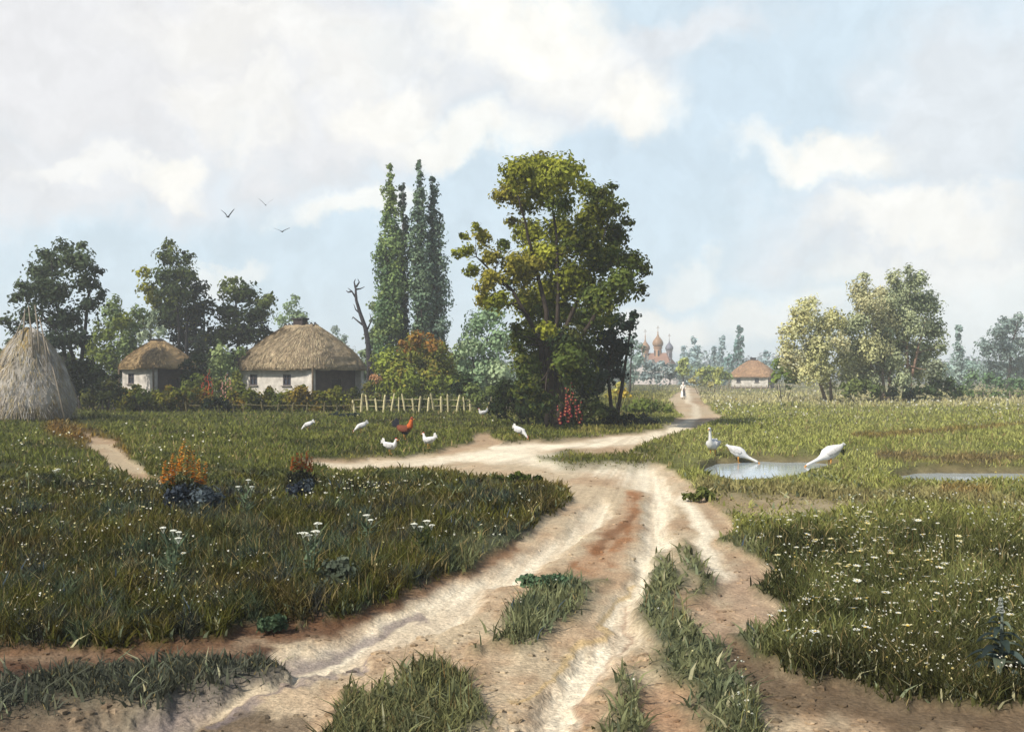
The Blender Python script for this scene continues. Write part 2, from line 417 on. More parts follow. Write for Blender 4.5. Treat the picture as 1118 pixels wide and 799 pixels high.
# puddles
def water(name, poly, z, label):
    P = np.array(poly, float); c = P.mean(0)
    P = c + (P - c) * np.array([1.06, 1.35])
    vs = []
    for px, py in P:
        d = (CH - z) * F / (py - HY); vs.append(((px - CX) / F * d, d, z))
    me = bpy.data.meshes.new(name); me.from_pydata(vs, [], [tuple(range(len(vs)))]); me.update()
    m = bpy.data.materials.get('puddle_water')
    if m is None:
        m = bpy.data.materials.new('puddle_water'); m.use_nodes = True; nt = m.node_tree
        b = nt.nodes['Principled BSDF']; b.inputs['Base Color'].default_value = (.36, .42, .45, 1); b.inputs['Roughness'].default_value = .1
        b.inputs['Specular IOR Level'].default_value = 0.9
        n2 = nd(nt, 'ShaderNodeTexNoise'); n2.inputs['Scale'].default_value = 3; n2.inputs['Detail'].default_value = 3
        bp = nd(nt, 'ShaderNodeBump'); bp.inputs['Distance'].default_value = .01; bp.inputs['Strength'].default_value = .5
        tc = nd(nt, 'ShaderNodeTexCoord'); nt.links.new(tc.outputs['Object'], n2.inputs['Vector'])
        nt.links.new(n2.outputs['Fac'], bp.inputs['Height']); nt.links.new(bp.outputs[0], b.inputs['Normal'])
    return tag(link(name, me, m), label, None, None, 'structure')
water('puddle', PUD1, -.03, 'shallow blue-grey puddle where the geese drink')
water('puddle', PUD2, -.03, 'long narrow puddle in the meadow at the right edge')

# ------------------------------------------------------------------ grass
def blades(name, px, py, hgt, wid, col, lean=.35, m=None, label='', seed=0, droop=.25):
    r = np.random.default_rng(seed)
    y = CH * F / (py - HY); x = (px - CX) / F * y
    L = layout(x, y); z = H_full(x, y, L)
    n = len(x)
    ang = r.uniform(0, 2 * PI, n); la = r.uniform(0, 2 * PI, n); lm = r.uniform(0, lean, n) * hgt
    W = np.stack([np.cos(ang), np.sin(ang), np.zeros(n)], 1) * (wid / 2)[:, None]
    D = np.stack([np.cos(la) * lm, np.sin(la) * lm, hgt], 1)
    P = np.stack([x, y, z - .02], 1)
    mid = P + D * np.array([.35, .35, .58]); tip = P + D * np.array([1, 1, 1])
    V = np.stack([P - W, P + W, mid + W * .75, mid - W * .75, tip], 1).reshape(-1, 3)
    b = np.arange(n)[:, None] * 5
    idx = np.concatenate([b + [0, 1, 2, 3], b + [3, 2, 4]], 1)
    idx = idx.ravel(); fn = np.tile([4, 3], n)
    cv = np.repeat(col, 5, axis=0)
    me = np_mesh(name, V, fn, idx, cv, False)
    return tag(link(name, me, m or M_blade), label, None, None, 'stuff')

def scatter(n, pyfun, seed, xr=(-160, 1280)):
    r = np.random.default_rng(seed)
    px = r.uniform(*xr, n); py = pyfun(r.uniform(0, 1, n))
    y = CH * F / (py - HY); x = (px - CX) / F * y
    return px, py, x, y, layout(x, y), r

# blades cluster into tufts: many blades share a tuft centre
def tufts(n_tuft, per, pyfun, seed, spread, xr=(-160, 1280)):
    px, py, x, y, L, r = scatter(n_tuft, pyfun, seed, xr)
    px = np.repeat(px, per); py = np.repeat(py, per)
    y = CH * F / (py - HY); x = (px - CX) / F * y
    s = spread * (0.4 + y * .03)
    x = x + r.normal(0, 1, len(x)) * s; y = np.maximum(y + r.normal(0, 1, len(x)) * s, 3.5)
    px, py = project(x, y)
    return px, py, x, y, layout(x, y), r

def keep_ok(px, py, x, y, L, r, dcut=.45):
    d = L[0]
    k = (d < dcut + r.uniform(-.4, .35, len(d)) ** 1) & (L[1] < .25)
    for P_ in (PUD1,): k &= sdf(L[2], L[3] - 4, P_) < -.5 - r.uniform(0, 2.5, len(d))
    return k

def sub(L, k): return tuple(a[k] for a in L)

def make_grass():
    # 1 meadow everywhere
    px, py, x, y, L, r = tufts(64000, 6, lambda u: HY + 9 + 460 * u ** 1.15, 101, .14)
    k = keep_ok(px, py, x, y, L, r) & (fbm(x * 1.3, y * .7, 71, 3) > r.uniform(.18, .46, len(x))); px, py, x, y = px[k], py[k], x[k], y[k]; L = sub(L, k)
    strip0 = (px > 500) & (px < 850) & (py > 590) | (py > 722) & (px < 560); k = ~(strip0 & (fbm(x * 3.2, y * 2.2, 73, 3) + .25 * (1 - L[0]) < r.uniform(.46, .84, len(x)))); px, py, x, y = px[k], py[k], x[k], y[k]; L = sub(L, k)
    n = len(x); col = grass_colour(x, y, L)
    col = col * r.uniform(.6, 1.5, n)[:, None]
    hi = r.random(n) < .07; col[hi] = col[hi] * 1.0 + np.array(alb(104, 104, 60, .5))
    left = 1 - sstep(600, 640, px); dk = left * sstep(525, 575, py)
    rt = sstep(760, 880, px) * sstep(570, 620, py)
    mid = sstep(480, 530, px) * (1 - sstep(800, 850, px)) * sstep(585, 610, py)
    h = .07 + .07 * r.random(n) + dk * .07 + rt * .04 - mid * .02
    edge = sstep(.02, .45, L[0]); h = h * (1 - .65 * edge)
    strip = np.maximum(mid, sstep(722, 735, py) * (px < 560)); h = h * (1 - .5 * strip)
    h = h * (.45 + 1.1 * fbm(x * .9, y * .5, 72, 3)) * (1 + np.clip(y / 60, 0, 1.4) * .6)
    dead = (r.random(n) < .10); col[dead] = np.array(alb(150, 134, 92, .8)) * r.uniform(.7, 1.2, (int(dead.sum()), 1))
    wid = np.maximum(.0075, y * .0012) * r.uniform(.7, 1.5, n)
    blades('meadow_grass', px, py, h * r.uniform(.6, 1.3, n), wid, col, 1.1, None, 'short green and olive grass covering the meadow', 1)
    # 2 rank weeds in the dark growth left of the track and in the flower patch at right
    px, py, x, y, L, r = tufts(9500, 10, lambda u: 535 + 320 * u ** 1.05, 202, .10)
    left = (px < 625) & (py > 540); rt = (px > 800) & (py > 578)
    big = fbm(px / 26, np.log(y) * 18, 77)
    ok = keep_ok(px, py, x, y, L, r, .2) & (left | rt) & ~((px < 350) & (py > 722)) & ~((px > 350) & (px < 560) & (py > 720)) & (big > r.uniform(.25, .6, len(x)))
    px, py, x, y = px[ok], py[ok], x[ok], y[ok]; L = sub(L, ok); n = len(x); big = big[ok]
    col = grass_colour(x, y, L) * r.uniform(.5, 1.6, n)[:, None]
    hi = r.random(n) < .09; col[hi] = np.array(alb(136, 146, 106, .7))
    hi = r.random(n) < .03; col[hi] = np.array(alb(96, 112, 128, .6))
    h = (.06 + .2 * sstep(.35, .8, big)) * r.uniform(.5, 1.25, n)
    h = h * np.where(px > 700, .7, 1.0)
    blades('tall_weeds', px, py, h, np.maximum(.010, y * .0013) * r.uniform(.8, 2.0, n), col, .9, None, 'dark tangled weeds and tall grass beside the track', 2)
    # 3 broad leaves low down in the same growth
    px, py, x, y, L, r = tufts(19000, 8, lambda u: 520 + 345 * u, 303, .08)
    strip0 = (px > 500) & (px < 850) & (py > 590) | (py > 722) & (px < 560)
    ok = keep_ok(px, py, x, y, L, r, .3) & ~(strip0 & (r.random(len(x)) < .72))
    px, py, x, y = px[ok], py[ok], x[ok], y[ok]; L = sub(L, ok); n = len(x)
    col = grass_colour(x, y, L) * r.uniform(.5, 1.5, n)[:, None]
    hi = r.random(n) < .10; col[hi] = np.array(alb(136, 144, 112, .75)); hi = r.random(n) < .03 + .05 * (px > 780); col[hi] = np.array(alb(196, 190, 150, .7))
    blades('broad_leaf_weeds', px, py, r.uniform(.03, .16, n), np.maximum(.015, y * .0026) * r.uniform(.7, 1.6, n), col, 1.6, None, 'low broad-leaved weeds among the grass', 3)
    # 4 tall pale grass of the far meadow and garden edges
    px, py, x, y, L, r = tufts(16000, 4, lambda u: 428 + 60 * u ** 1.3, 404, .25)
    ok = keep_ok(px, py, x, y, L, r, .3) & (fbm(px / 30, np.log(y) * 20, 79) > r.uniform(.3, .6, len(x)))
    px, py, x, y = px[ok], py[ok], x[ok], y[ok]; L = sub(L, ok); n = len(x)
    col = grass_colour(x, y, L) * r.uniform(.7, 1.6, n)[:, None]
    wh = (r.random(n) < .14) & (px > 760) & (py < 470); col[wh] = np.array(alb(205, 200, 170, .65))
    blades('far_meadow_grass', px, py, r.uniform(.12, .38, n) * np.where(py < 446, 1.2, .5), y * .0016 * r.uniform(.7, 1.4, n), col, .7, None, 'seeding pale grass of the far meadow behind the geese', 4)
def stalks():
    r = np.random.default_rng(55); n = 2600
    px = r.uniform(-100, 1220, n); py = 500 + 350 * r.uniform(0, 1, n)
    y = CH * F / (py - HY); x = (px - CX) / F * y; L = layout(x, y)
    k = (L[0] < .12) & (L[1] < .05) & (fbm(x * .8, y * .5, 91, 3) > .5); px, py, y = px[k], py[k], y[k]; n = len(px)
    col = np.array([alb(168, 156, 104, .8), alb(140, 138, 84, .8), alb(120, 96, 60, .8)])[r.integers(0, 3, n)] * r.uniform(.7, 1.2, n)[:, None]
    blades('dry_seed_stalks', px, py, r.uniform(.18, .42, n) * np.where(py < 560, .7, 1), np.maximum(.006, y * .0007), col, .5, None, 'thin dry straw-coloured stalks standing in the weeds', 6)
make_grass()
stalks()
def tiny_blossoms():
    r = np.random.default_rng(88); n = 26000
    px = r.uniform(-120, 1240, n); py = 432 + 410 * r.uniform(0, 1, n)
    y = CH * F / (py - HY); x = (px - CX) / F * y; L = layout(x, y)
    f = fbm(px / 38, np.log(y) * 16, 92, 3)
    zone = (px > 800) * (py > 560) * .75 + (px < 600) * (py > 545) * .10 + (px < 260) * (py > 480) * .28 + (px > 330) * (px < 470) * (py > 535) * (py < 560) * 1.5 + (px > 760) * (py < 460) * 1.1 + .05
    k = (L[0] < .15) & (L[1] < .05) & (r.random(n) < zone * sstep(.42, .62, f) * .75) & ~((py > 720) & (px < 560)); px, py, x, y, L = px[k], py[k], x[k], y[k], sub(L, k); n = len(x)
    z = H_full(x, y, L) + r.uniform(.09, .2, n) * (1 + y / 50)
    s = np.maximum(.007, y * .00085) * r.uniform(.6, 1.7, n)
    a = np.arange(6) * PI / 3; ring = np.stack([np.cos(a), np.sin(a), np.zeros(6)], 1) * np.where(np.arange(6) % 2, 1.0, .55)[:, None]
    V = ring[None] * s[:, None, None] * np.array([1, 1, 1]); tilt = r.uniform(.2, 1.2, n); yy = V[:, :, 1].copy()
    V[:, :, 1] = yy * np.cos(tilt)[:, None]; V[:, :, 2] = yy * np.sin(tilt)[:, None]; V = V + np.stack([x, y, z], 1)[:, None]
    apex = np.stack([x, y, z + s * .25], 1)[:, None] + np.array([0, -.2, 0]) * s[:, None, None]; V = np.concatenate([V, apex], 1)
    loc = np.array([q for i in range(6) for q in (i, (i + 1) % 6, 6)]); idx = (np.arange(n)[:, None] * 7 + loc[None]).ravel()
    pal = np.array([alb(236, 232, 214, .8), alb(226, 216, 160, .8), alb(204, 206, 190, .75), alb(214, 190, 110, .7)]); c = pal[r.choice(4, n, p=[.45, .22, .22, .11])] * r.uniform(.75, 1.1, n)[:, None]
    me = np_mesh('tiny_blossoms', V.reshape(-1, 3), np.full(n * 6, 3), idx, np.repeat(c, 7, axis=0), False)
    tag(link('tiny_blossoms', me, M_blade), 'drifts of tiny cream and white blossoms among the weeds', None, None, 'stuff')
tiny_blossoms()

def clods():
    r = np.random.default_rng(66); n = 10000
    px = r.uniform(-60, 1180, n); py = 470 + 370 * r.uniform(0, 1, n) ** 1.2
    y = CH * F / (py - HY); x = (px - CX) / F * y; L = layout(x, y); z = H_full(x, y, L)
    tr = np.zeros(n)
    for p, wd in TRACKS: tr = np.maximum(tr, stroke(L[4], L[5], p, wd))
    k = (L[0] > .55) & (L[1] < .05) & (tr < r.uniform(.0, .6, n)) & (fbm(x * 1.7, y * 1.1, 67) > r.uniform(.3, .6, n))
    x, y, z, L = x[k], y[k], z[k], sub(L, k); n = len(x); dc = dirt_colour(x, y, L)
    base = np.array([(math.cos(a) * c, math.sin(a) * c, zz) for c, zz in ((1, -.3), (.8, .35)) for a in np.arange(5) * 2 * PI / 5] + [(0, 0, .62)])
    S = (.006 + .03 * r.random(n) ** 3)[:, None, None] * (1 + y / 40)[:, None, None]
    V = base[None] * S * r.uniform(.7, 1.3, (n, 11, 1)) * np.array([1.2, 1, .8]); V = V + np.stack([x, y, z], 1)[:, None]
    f4 = [(i, (i + 1) % 5, 5 + (i + 1) % 5, 5 + i) for i in range(5)]; f3 = [(5 + i, 5 + (i + 1) % 5, 10) for i in range(5)]
    loc = np.array([q for f in f4 for q in f] + [q for f in f3 for q in f])
    idx = (np.arange(n)[:, None] * 11 + loc[None]).ravel(); fn = np.tile([4] * 5 + [3] * 5, n)
    me = np_mesh('dirt_clods', V.reshape(-1, 3), fn, idx, np.repeat(dc * r.uniform(.55, 1.1, n)[:, None], 11, axis=0), False)
    tag(link('dirt_clods', me, M_dirt), 'small clods and pebbles lying on the dirt road', None, None, 'stuff')
clods()

# ------------------------------------------------------------------ foliage
def rdirs(n, r, upb=0.0):
    v = r.normal(0, 1, (n, 3)); v[:, 2] += upb
    return v / np.linalg.norm(v, axis=1)[:, None]

def leaf_mesh(name, P, N, S, C, r, asp=1.6):
    n = len(P)
    t = np.cross(N, rdirs(n, r)); t /= np.linalg.norm(t, axis=1)[:, None] + 1e-9
    b = np.cross(N, t)
    A = t * (S * asp / 2)[:, None]; B = b * (S / 2)[:, None]
    sk = N * (S * .18)[:, None]
    V = np.stack([P - A, P - B + sk, P + A, P + B + sk], 1).reshape(-1, 3)
    idx = (np.arange(n)[:, None] * 4 + np.arange(4)).ravel()
    return np_mesh(name, V, np.full(n, 4), idx, np.repeat(C, 4, axis=0), False)

def foliage(blobs, d, pal, leaf_px=3.2, dens=1.0, depth=1.0, seed=0, nsub=13, upb=.5, subf=.42, droop=0.0, vstretch=1.0, origin=Vector((0, 0, 0)), jitter=.3):
    """blobs: (px,py,rpx[,palette index]); pal: list of albedos"""
    r = np.random.default_rng(seed + 1000)
    Ps, Ns, Ss, Cs, cents = [], [], [], [], []
    allx = [b[0] for b in blobs]; ally = [b[1] for b in blobs]
    cx = (min(allx) + max(allx)) / 2; hw = max(12, (max(allx) - min(allx)) / 2)
    for b in blobs:
        px, py, rp = b[:3]; rp = rp * 1.12; pi = b[3] if len(b) > 3 else None
        rim = max(0.0, 1 - ((px - cx) / hw) ** 2) ** .5
        off = r.uniform(-1, 1) * rim * hw * .8 * depth
        dd = d + off / F * d
        c = np.array(at(px, py, dd)); R = rp / F * d
        cents.append(Vector(c))
        ns = max(8, int(nsub * 1.5 * (rp / 18.0) ** 1.0))
        sd = rdirs(ns, r, upb); rad = r.uniform(.15, .95, ns)
        sc = c + sd * (rad * R)[:, None] * np.array([1, 1, .85 * vstretch])
        sr = R * (subf + .08) * r.uniform(.6, 1.25, ns)
        base = np.array(pal[pi if pi is not None else r.integers(len(pal))])
        for j in range(ns):
            rpx = sr[j] / d * F
            m = max(10, int(dens * 8.5 * rpx ** 2 / (leaf_px ** 2)))
            dr = rdirs(m, r); u = r.uniform(0, 1, m) ** .45
            p = sc[j] + dr * (u * sr[j])[:, None] * np.array([1.15, 1.15, .75 * vstretch])
            lo_ = r.random(m) < .2; p[lo_] = c + rdirs(int(lo_.sum()), r) * (R * r.uniform(.5, 1.2, int(lo_.sum())))[:, None]
            p[:, 2] -= droop * sr[j] * r.random(m) ** 2 * 2
            rel = (p - c) / R
            nn = dr * .7 + rel * .8 + r.normal(0, .42, (m, 3)) + np.array([0, 0, .25])
            nn /= np.linalg.norm(nn, axis=1)[:, None]
            cc = base * r.uniform(.75, 1.28) * (1 + r.normal(0, .16, (m, 1))).clip(.5, 1.6)
            other = np.array(pal[r.integers(len(pal))]); w = r.uniform(0, .45)
            cc = cc * (1 - w) + other * w
            Ps.append(p); Ns.append(nn); Ss.append(r.uniform(.6, 1.3, m) * leaf_px / F * d); Cs.append(cc * np.array([1.42, 1.48, 1.3]))
    P = np.concatenate(Ps) - np.array(origin); N = np.concatenate(Ns); S = np.concatenate(Ss); C = np.clip(np.concatenate(Cs), .004, .6)
    gz = .03; P[:, 2] = np.maximum(P[:, 2], gz + r.uniform(0, .1, len(P)))
    return P, N, S, C, [c - origin for c in cents], r

def curve_pts(a, b, bow, n=6):
    a = Vector(a); b = Vector(b); out = []
    for i in range(n):
        t = i / (n - 1); p = a.lerp(b, t); p += bow * math.sin(PI * t) * (b - a).length
        out.append(p)
    return out

PALE = 1.45
def tree(name, blobs, d, pal, label, base=None, trunks=None, bark=(60, 50, 42), tr=.16, leaf_px=3.2, dens=1.0, seed=0, cat='tree', group=None, parts=('trunk', 'crown'), limb=True, **kw):
    if name in ('willow_tree', 'poplar_tree'): pal = [tuple(min(.5, q * PALE) for q in p_) for p_ in pal]
    base = base or sum(b[0] for b in blobs) / len(blobs)
    o = on_ground(base, d)
    root = empty(name, o, 0, label, cat, group)
    P, N, S, C, cents, r = foliage(blobs, d, pal, leaf_px, dens, seed=seed, origin=o, **kw)
    link(parts[1], leaf_mesh(parts[1], P, N, S, C, r), M_leaf, root)
    mb = MB(); random.seed(seed + 5); single = parts[0] == 'stem'
    bc = alb(*bark)
    if trunks is None:
        low = min(blobs, key=lambda b: -b[1]); top = min(blobs, key=lambda b: b[1])
        trunks = [[(base, None), ((base + top[0]) / 2, (low[1] + top[1]) / 2), (top[0], top[1] + 4)]]
    tips = []
    for t in trunks:
        pts = []
        for i, (px, py) in enumerate(t):
            if py is None: p = Vector((0, 0, -.08)) + Vector(((px - base) / F * d, 0, 0))
            else: p = at(px, py, d) - o
            if i > 0: p.y += random.uniform(-.3, .3)
            pts.append(p)
        fine = []
        for i in range(len(pts) - 1):
            for k in range(4):
                fine.append(pts[i].lerp(pts[i + 1], k / 4) + Vector((random.uniform(-1, 1), random.uniform(-1, 1), 0)) * tr * .25 * (1 if i + k else 0))
        fine.append(pts[-1]); n = len(fine)
        if single: mb = MB()
        mb.tube(fine, [tr * (1.25 if i == 0 else 1) * (1 - .82 * i / (n - 1)) for i in range(n)], 8, bc, wob=.12)
        if single: mb.build(parts[0], M_bark, root, True)
        tips += [(p, tr * (1 - .82 * i / (n - 1))) for i, p in enumerate(fine) if i > n * .25]
    if limb:
        for c in cents:
            cand = [(q, rr) for q, rr in tips if q.z < c.z - .1] or tips[:1]
            q, rr = min(cand, key=lambda e: (e[0] - c).length + max(0, (c.z - e[0].z)) * .1)
            if (q - c).length < .2: continue
            bow = Vector((random.uniform(-.1, .1), random.uniform(-.1, .1), random.uniform(-.12, .1)))
            pts = curve_pts(q, c, bow, 6)
            r0 = max(.015, min(rr * .6, tr * .45)); mb.tube(pts, [r0 * (1 - .8 * i / 5) for i in range(6)], 5, bc, wob=.1)
            for _ in range(3):
                e = c + Vector((random.uniform(-1, 1), random.uniform(-1, 1), random.uniform(-.2, 1))).normalized() * .45 * (d / 60)
                mb.tube(curve_pts(pts[4], e, Vector((0, 0, .08)), 4), [r0 * .35, r0 * .3, r0 * .2, r0 * .1], 4, bc)
    if not single: mb.build(parts[0], M_bark, root, True)
    return root

def bush(blobs, d, pal, label, **kw):
    kw.setdefault('tr', .04); kw.setdefault('leaf_px', 3.0)
    name = kw.pop('name', 'bush'); base = sum(b[0] for b in blobs) / len(blobs)
    tr_ = []
    for b in blobs[:7]: tr_.append([(base + (b[0] - base) * .4, None), (b[0], b[1] + b[2] * .2)])
    return tree(name, blobs, d, pal, label, base=base, trunks=tr_, parts=('stem', 'foliage'), limb=False, cat=kw.pop('cat', 'bush'), **kw)

K = .62
OLIVE = [alb(150, 150, 62, K), alb(126, 128, 50, K), alb(98, 106, 44, K), alb(158, 146, 66, K)]
DARKG = [alb(56, 66, 40, K), alb(72, 80, 46, K), alb(44, 54, 42, K)]
# the big tree in the middle
tree('broadleaf_tree', [
    (568, 190, 19, 0), (588, 186, 17, 3), (613, 193, 22, 0), (559, 211, 17, 3), (592, 214, 18, 1), (640, 207, 12, 1), (582, 176, 9, 0), (630, 186, 9, 0), (574, 228, 11, 1), (612, 222, 14, 4),
    (655, 216, 13, 5), (671, 228, 13, 5), (648, 240, 20, 1), (672, 258, 15, 5), (690, 290, 15, 5), (680, 310, 17, 4), (703, 296, 7, 5), (655, 284, 22, 4), (668, 204, 6, 5), (684, 244, 7, 5), (700, 318, 8, 5),
    (612, 254, 20, 1), (580, 256, 18, 0), (560, 243, 9, 3), (598, 284, 22, 0), (634, 268, 20, 5), (568, 298, 20, 3), (625, 308, 24, 1), (655, 330, 20, 4), (600, 318, 16, 0),
    (526, 262, 11, 3), (510, 274, 9, 0), (498, 277, 6, 0), (538, 280, 11, 3), (516, 296, 9, 1), (534, 308, 13, 3), (527, 328, 10, 3), (549, 268, 8, 4), (545, 330, 13, 1), (519, 248, 6, 0), (506, 258, 5, 0), (552, 310, 9, 4),
    (580, 335, 20, 1), (612, 345, 22, 4), (642, 352, 20, 4), (588, 368, 22, 5), (618, 378, 22, 6), (598, 360, 10, 0), (563, 362, 10, 5), (576, 396, 18, 4), (606, 402, 22, 6), (640, 384, 17, 6), (562, 380, 9, 5), (632, 410, 18, 6), (590, 425, 17, 6), (574, 424, 14, 6), (612, 430, 16, 6), (596, 442, 14, 6), (580, 412, 15, 4), (620, 395, 16, 4)],
    45, OLIVE + [alb(92, 104, 56, K), alb(76, 84, 38, K), alb(56, 68, 46, K)],
    'tallest broad-crowned olive green tree in the middle beside the road', base=604, seed=11, tr=.15, leaf_px=3.1, dens=.8, bark=(64, 54, 46),
    trunks=[[(604, None), (602, 400), (610, 330), (608, 260), (600, 205)], [(606, None), (612, 370), (640, 310), (662, 250)], [(600, None), (590, 370), (560, 318), (520, 280)], [(607, None), (625, 380), (660, 330), (688, 300)], [(602, None), (596, 340), (580, 270), (566, 215)]])
tree('broadleaf_tree', [(668, 350, 12), (684, 358, 11), (660, 372, 15), (676, 382, 13), (660, 398, 16), (650, 418, 15), (672, 410, 11), (692, 346, 7), (640, 430, 13)], 50, [alb(52, 64, 56), alb(70, 84, 70), alb(40, 50, 48)],
     'slim dark blue-green tree close against the right side of the big tree', base=668, seed=12, tr=.11, dens=.8, trunks=[[(668, None), (664, 400), (676, 350)], [(672, None), (684, 390), (690, 350)]])
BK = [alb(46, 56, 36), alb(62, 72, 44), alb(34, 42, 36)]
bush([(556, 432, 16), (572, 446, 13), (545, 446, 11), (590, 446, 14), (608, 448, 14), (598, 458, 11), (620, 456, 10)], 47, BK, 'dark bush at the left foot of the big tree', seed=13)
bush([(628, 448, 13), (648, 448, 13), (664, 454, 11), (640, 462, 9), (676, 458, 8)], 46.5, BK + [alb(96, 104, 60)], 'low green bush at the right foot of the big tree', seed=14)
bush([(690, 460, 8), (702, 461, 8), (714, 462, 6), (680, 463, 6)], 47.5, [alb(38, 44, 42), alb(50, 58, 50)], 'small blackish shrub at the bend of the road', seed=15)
bush([(700, 444, 9), (716, 446, 8), (728, 449, 6), (690, 448, 8)], 62, [alb(112, 122, 62), alb(88, 100, 52)], 'green hummock of brush left of the far road', seed=16)
bush([(672, 428, 7), (682, 431, 6), (665, 433, 5), (677, 421, 4)], 74, [alb(214, 178, 72, .7), alb(196, 186, 110)], 'yellow flowering bush beyond the big tree', seed=17)
# pale trees behind the fence
SAGE = [alb(138, 154, 124), alb(116, 136, 108), alb(156, 166, 138)]
tree('willow_tree', [(520, 352, 13), (538, 342, 13), (514, 376, 14), (545, 372, 15), (530, 398, 17), (506, 404, 12), (548, 405, 15), (520, 420, 14), (540, 424, 12)], 88, SAGE, 'pale grey-green willow left of the big tree', base=530, seed=20, tr=.12, dens=.6, droop=.5, subf=.5,
     trunks=[[(530, None), (528, 390), (538, 345)], [(524, None), (516, 390), (519, 350)]])
bush([(428, 402, 17, 0), (452, 390, 18, 1), (478, 398, 17, 1), (440, 418, 17, 0), (470, 420, 17, 0), (494, 420, 14, 0), (456, 372, 9, 2), (440, 378, 7, 2), (472, 374, 8, 2), (420, 422, 12, 0), (484, 382, 8, 1), (464, 385, 9, 2)], 72,
     [alb(134, 142, 66), alb(122, 124, 62), alb(160, 112, 62)], 'large yellow-green bush with rusty orange tops behind the picket fence', seed=21, leaf_px=2.8, dens=.9, vstretch=1.3)
bush([(508, 416, 9), (516, 424, 8), (499, 424, 7)], 66, [alb(40, 52, 36), alb(60, 76, 50)], 'small dark bush at the right end of the picket fence', seed=22)
# poplars
def poplar(px, top, bot, w, d, pal, label, seed, lean=0, base=None, grp='tall poplars beside the big hut'):
    r = random.Random(seed); bl = []
    n = int((bot - top) / min(9, w * .9))
    for i in range(n):
        t = i / (n - 1); ww = 1.42 * w * min(1, .26 + 1.25 * t ** .75) * (1 - .25 * max(0, t - .75) / .25)
        y = top + (bot - top) * t
        x = px + lean * t + r.uniform(-.4, .4) * ww
        bl.append((x, y, max(3.2, ww * r.uniform(.42, .74))))
        if ww > 8: bl.append((px + lean * t - (x - px - lean * t) + r.uniform(-2, 2), y + 4, ww * r.uniform(.35, .68)))
    b = base or px + lean
    return tree('poplar_tree', bl, d, pal, label, base=b, seed=seed, tr=.16, leaf_px=2.6, dens=.85, vstretch=2.0, subf=.38, nsub=11, upb=.3, limb=True, bark=(74, 68, 64), group=grp,
                trunks=[[(b, None), (px + lean * .5, (top + bot) / 2), (px, top + 5)]], depth=.5)
poplar(427, 183, 395, 13, 86, [alb(108, 124, 84), alb(88, 106, 78), alb(124, 134, 86)], 'leftmost tall poplar, greenest of the four', 31, -4)
poplar(440, 206, 390, 9, 88, [alb(58, 68, 62), alb(74, 84, 72)], 'narrow dark poplar second from the left', 32, 0)
poplar(457, 181, 392, 12, 86, [alb(98, 114, 98), alb(112, 126, 104), alb(84, 98, 88)], 'tall grey-green poplar third from the left', 33, 2)
poplar(472, 196, 385, 13, 87, [alb(90, 104, 96), alb(74, 88, 82), alb(106, 118, 104)], 'rightmost bluish poplar of the tall four', 34, 4)
bush([(420, 352, 12), (410, 370, 11), (418, 388, 12), (404, 392, 8), (412, 334, 7)], 90, [alb(132, 144, 104), alb(112, 126, 96)], 'pale green sapling at the foot of the leftmost poplar', seed=35, cat='young tree', name='young_tree')
# trees at left
MIX = [alb(120, 130, 80), alb(140, 148, 94), alb(100, 112, 72)]
bush([(208, 424, 8), (218, 418, 8), (226, 428, 8), (238, 424, 8), (214, 432, 8)], 71, [alb(96, 104, 54), alb(120, 122, 62)], 'olive bush in the yard between the two left huts', seed=58, leaf_px=2.6, vstretch=1.3)
bush([(256, 420, 7), (262, 428, 8), (250, 430, 7), (260, 412, 5)], 72, [alb(132, 132, 66), alb(112, 118, 60)], 'upright yellow-green bush at the left corner of the big hut', seed=59, leaf_px=2.5, vstretch=1.5)
bush([(96, 436, 9), (112, 434, 9), (128, 430, 9), (120, 420, 7)], 64, [alb(60, 66, 44), alb(84, 84, 50)], 'brownish green shrub by the dark weathered fence', seed=152, leaf_px=2.6)
bush([(524, 436, 9), (536, 430, 9), (516, 428, 9), (546, 440, 8)], 60, [alb(86, 100, 58), alb(112, 122, 74)], 'mid-green bush between the picket fence and the big tree', seed=153, leaf_px=2.8)
bush([(144, 400, 13), (160, 388, 12), (140, 384, 12), (128, 402, 11), (150, 412, 10), (176, 392, 10)], 92, MIX, 'mid-green shrub behind the left end of the small hut', seed=51)
bush([(222, 392, 12), (232, 408, 12), (216, 412, 12), (246, 402, 11), (228, 376, 10), (258, 420, 9)], 94, [alb(72, 84, 52), alb(94, 104, 60)], 'green thicket filling the gap between the two left huts', seed=52)
bush([(400, 404, 12), (388, 410, 10), (412, 396, 10), (398, 386, 7), (410, 420, 10)], 98, [alb(150, 158, 140), alb(128, 140, 112)], 'greyish bush behind the foot of the dead tree', seed=53)
bush([(500, 396, 13), (512, 410, 13), (488, 408, 13), (528, 420, 12), (546, 424, 11), (505, 384, 9)], 96, [alb(110, 124, 84), alb(132, 142, 98)], 'soft green thicket below the pale willow', seed=54)
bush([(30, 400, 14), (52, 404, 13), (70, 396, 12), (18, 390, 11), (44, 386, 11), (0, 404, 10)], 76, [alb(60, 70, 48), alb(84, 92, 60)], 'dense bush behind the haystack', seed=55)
bush([(436, 440, 9), (460, 440, 9), (484, 440, 9), (410, 442, 8), (504, 440, 8)], 65, [alb(74, 84, 42), alb(98, 104, 52)], 'low green growth just behind the pale picket fence', seed=56)
TG = [alb(74, 84, 66), alb(96, 106, 82), alb(58, 68, 58)]
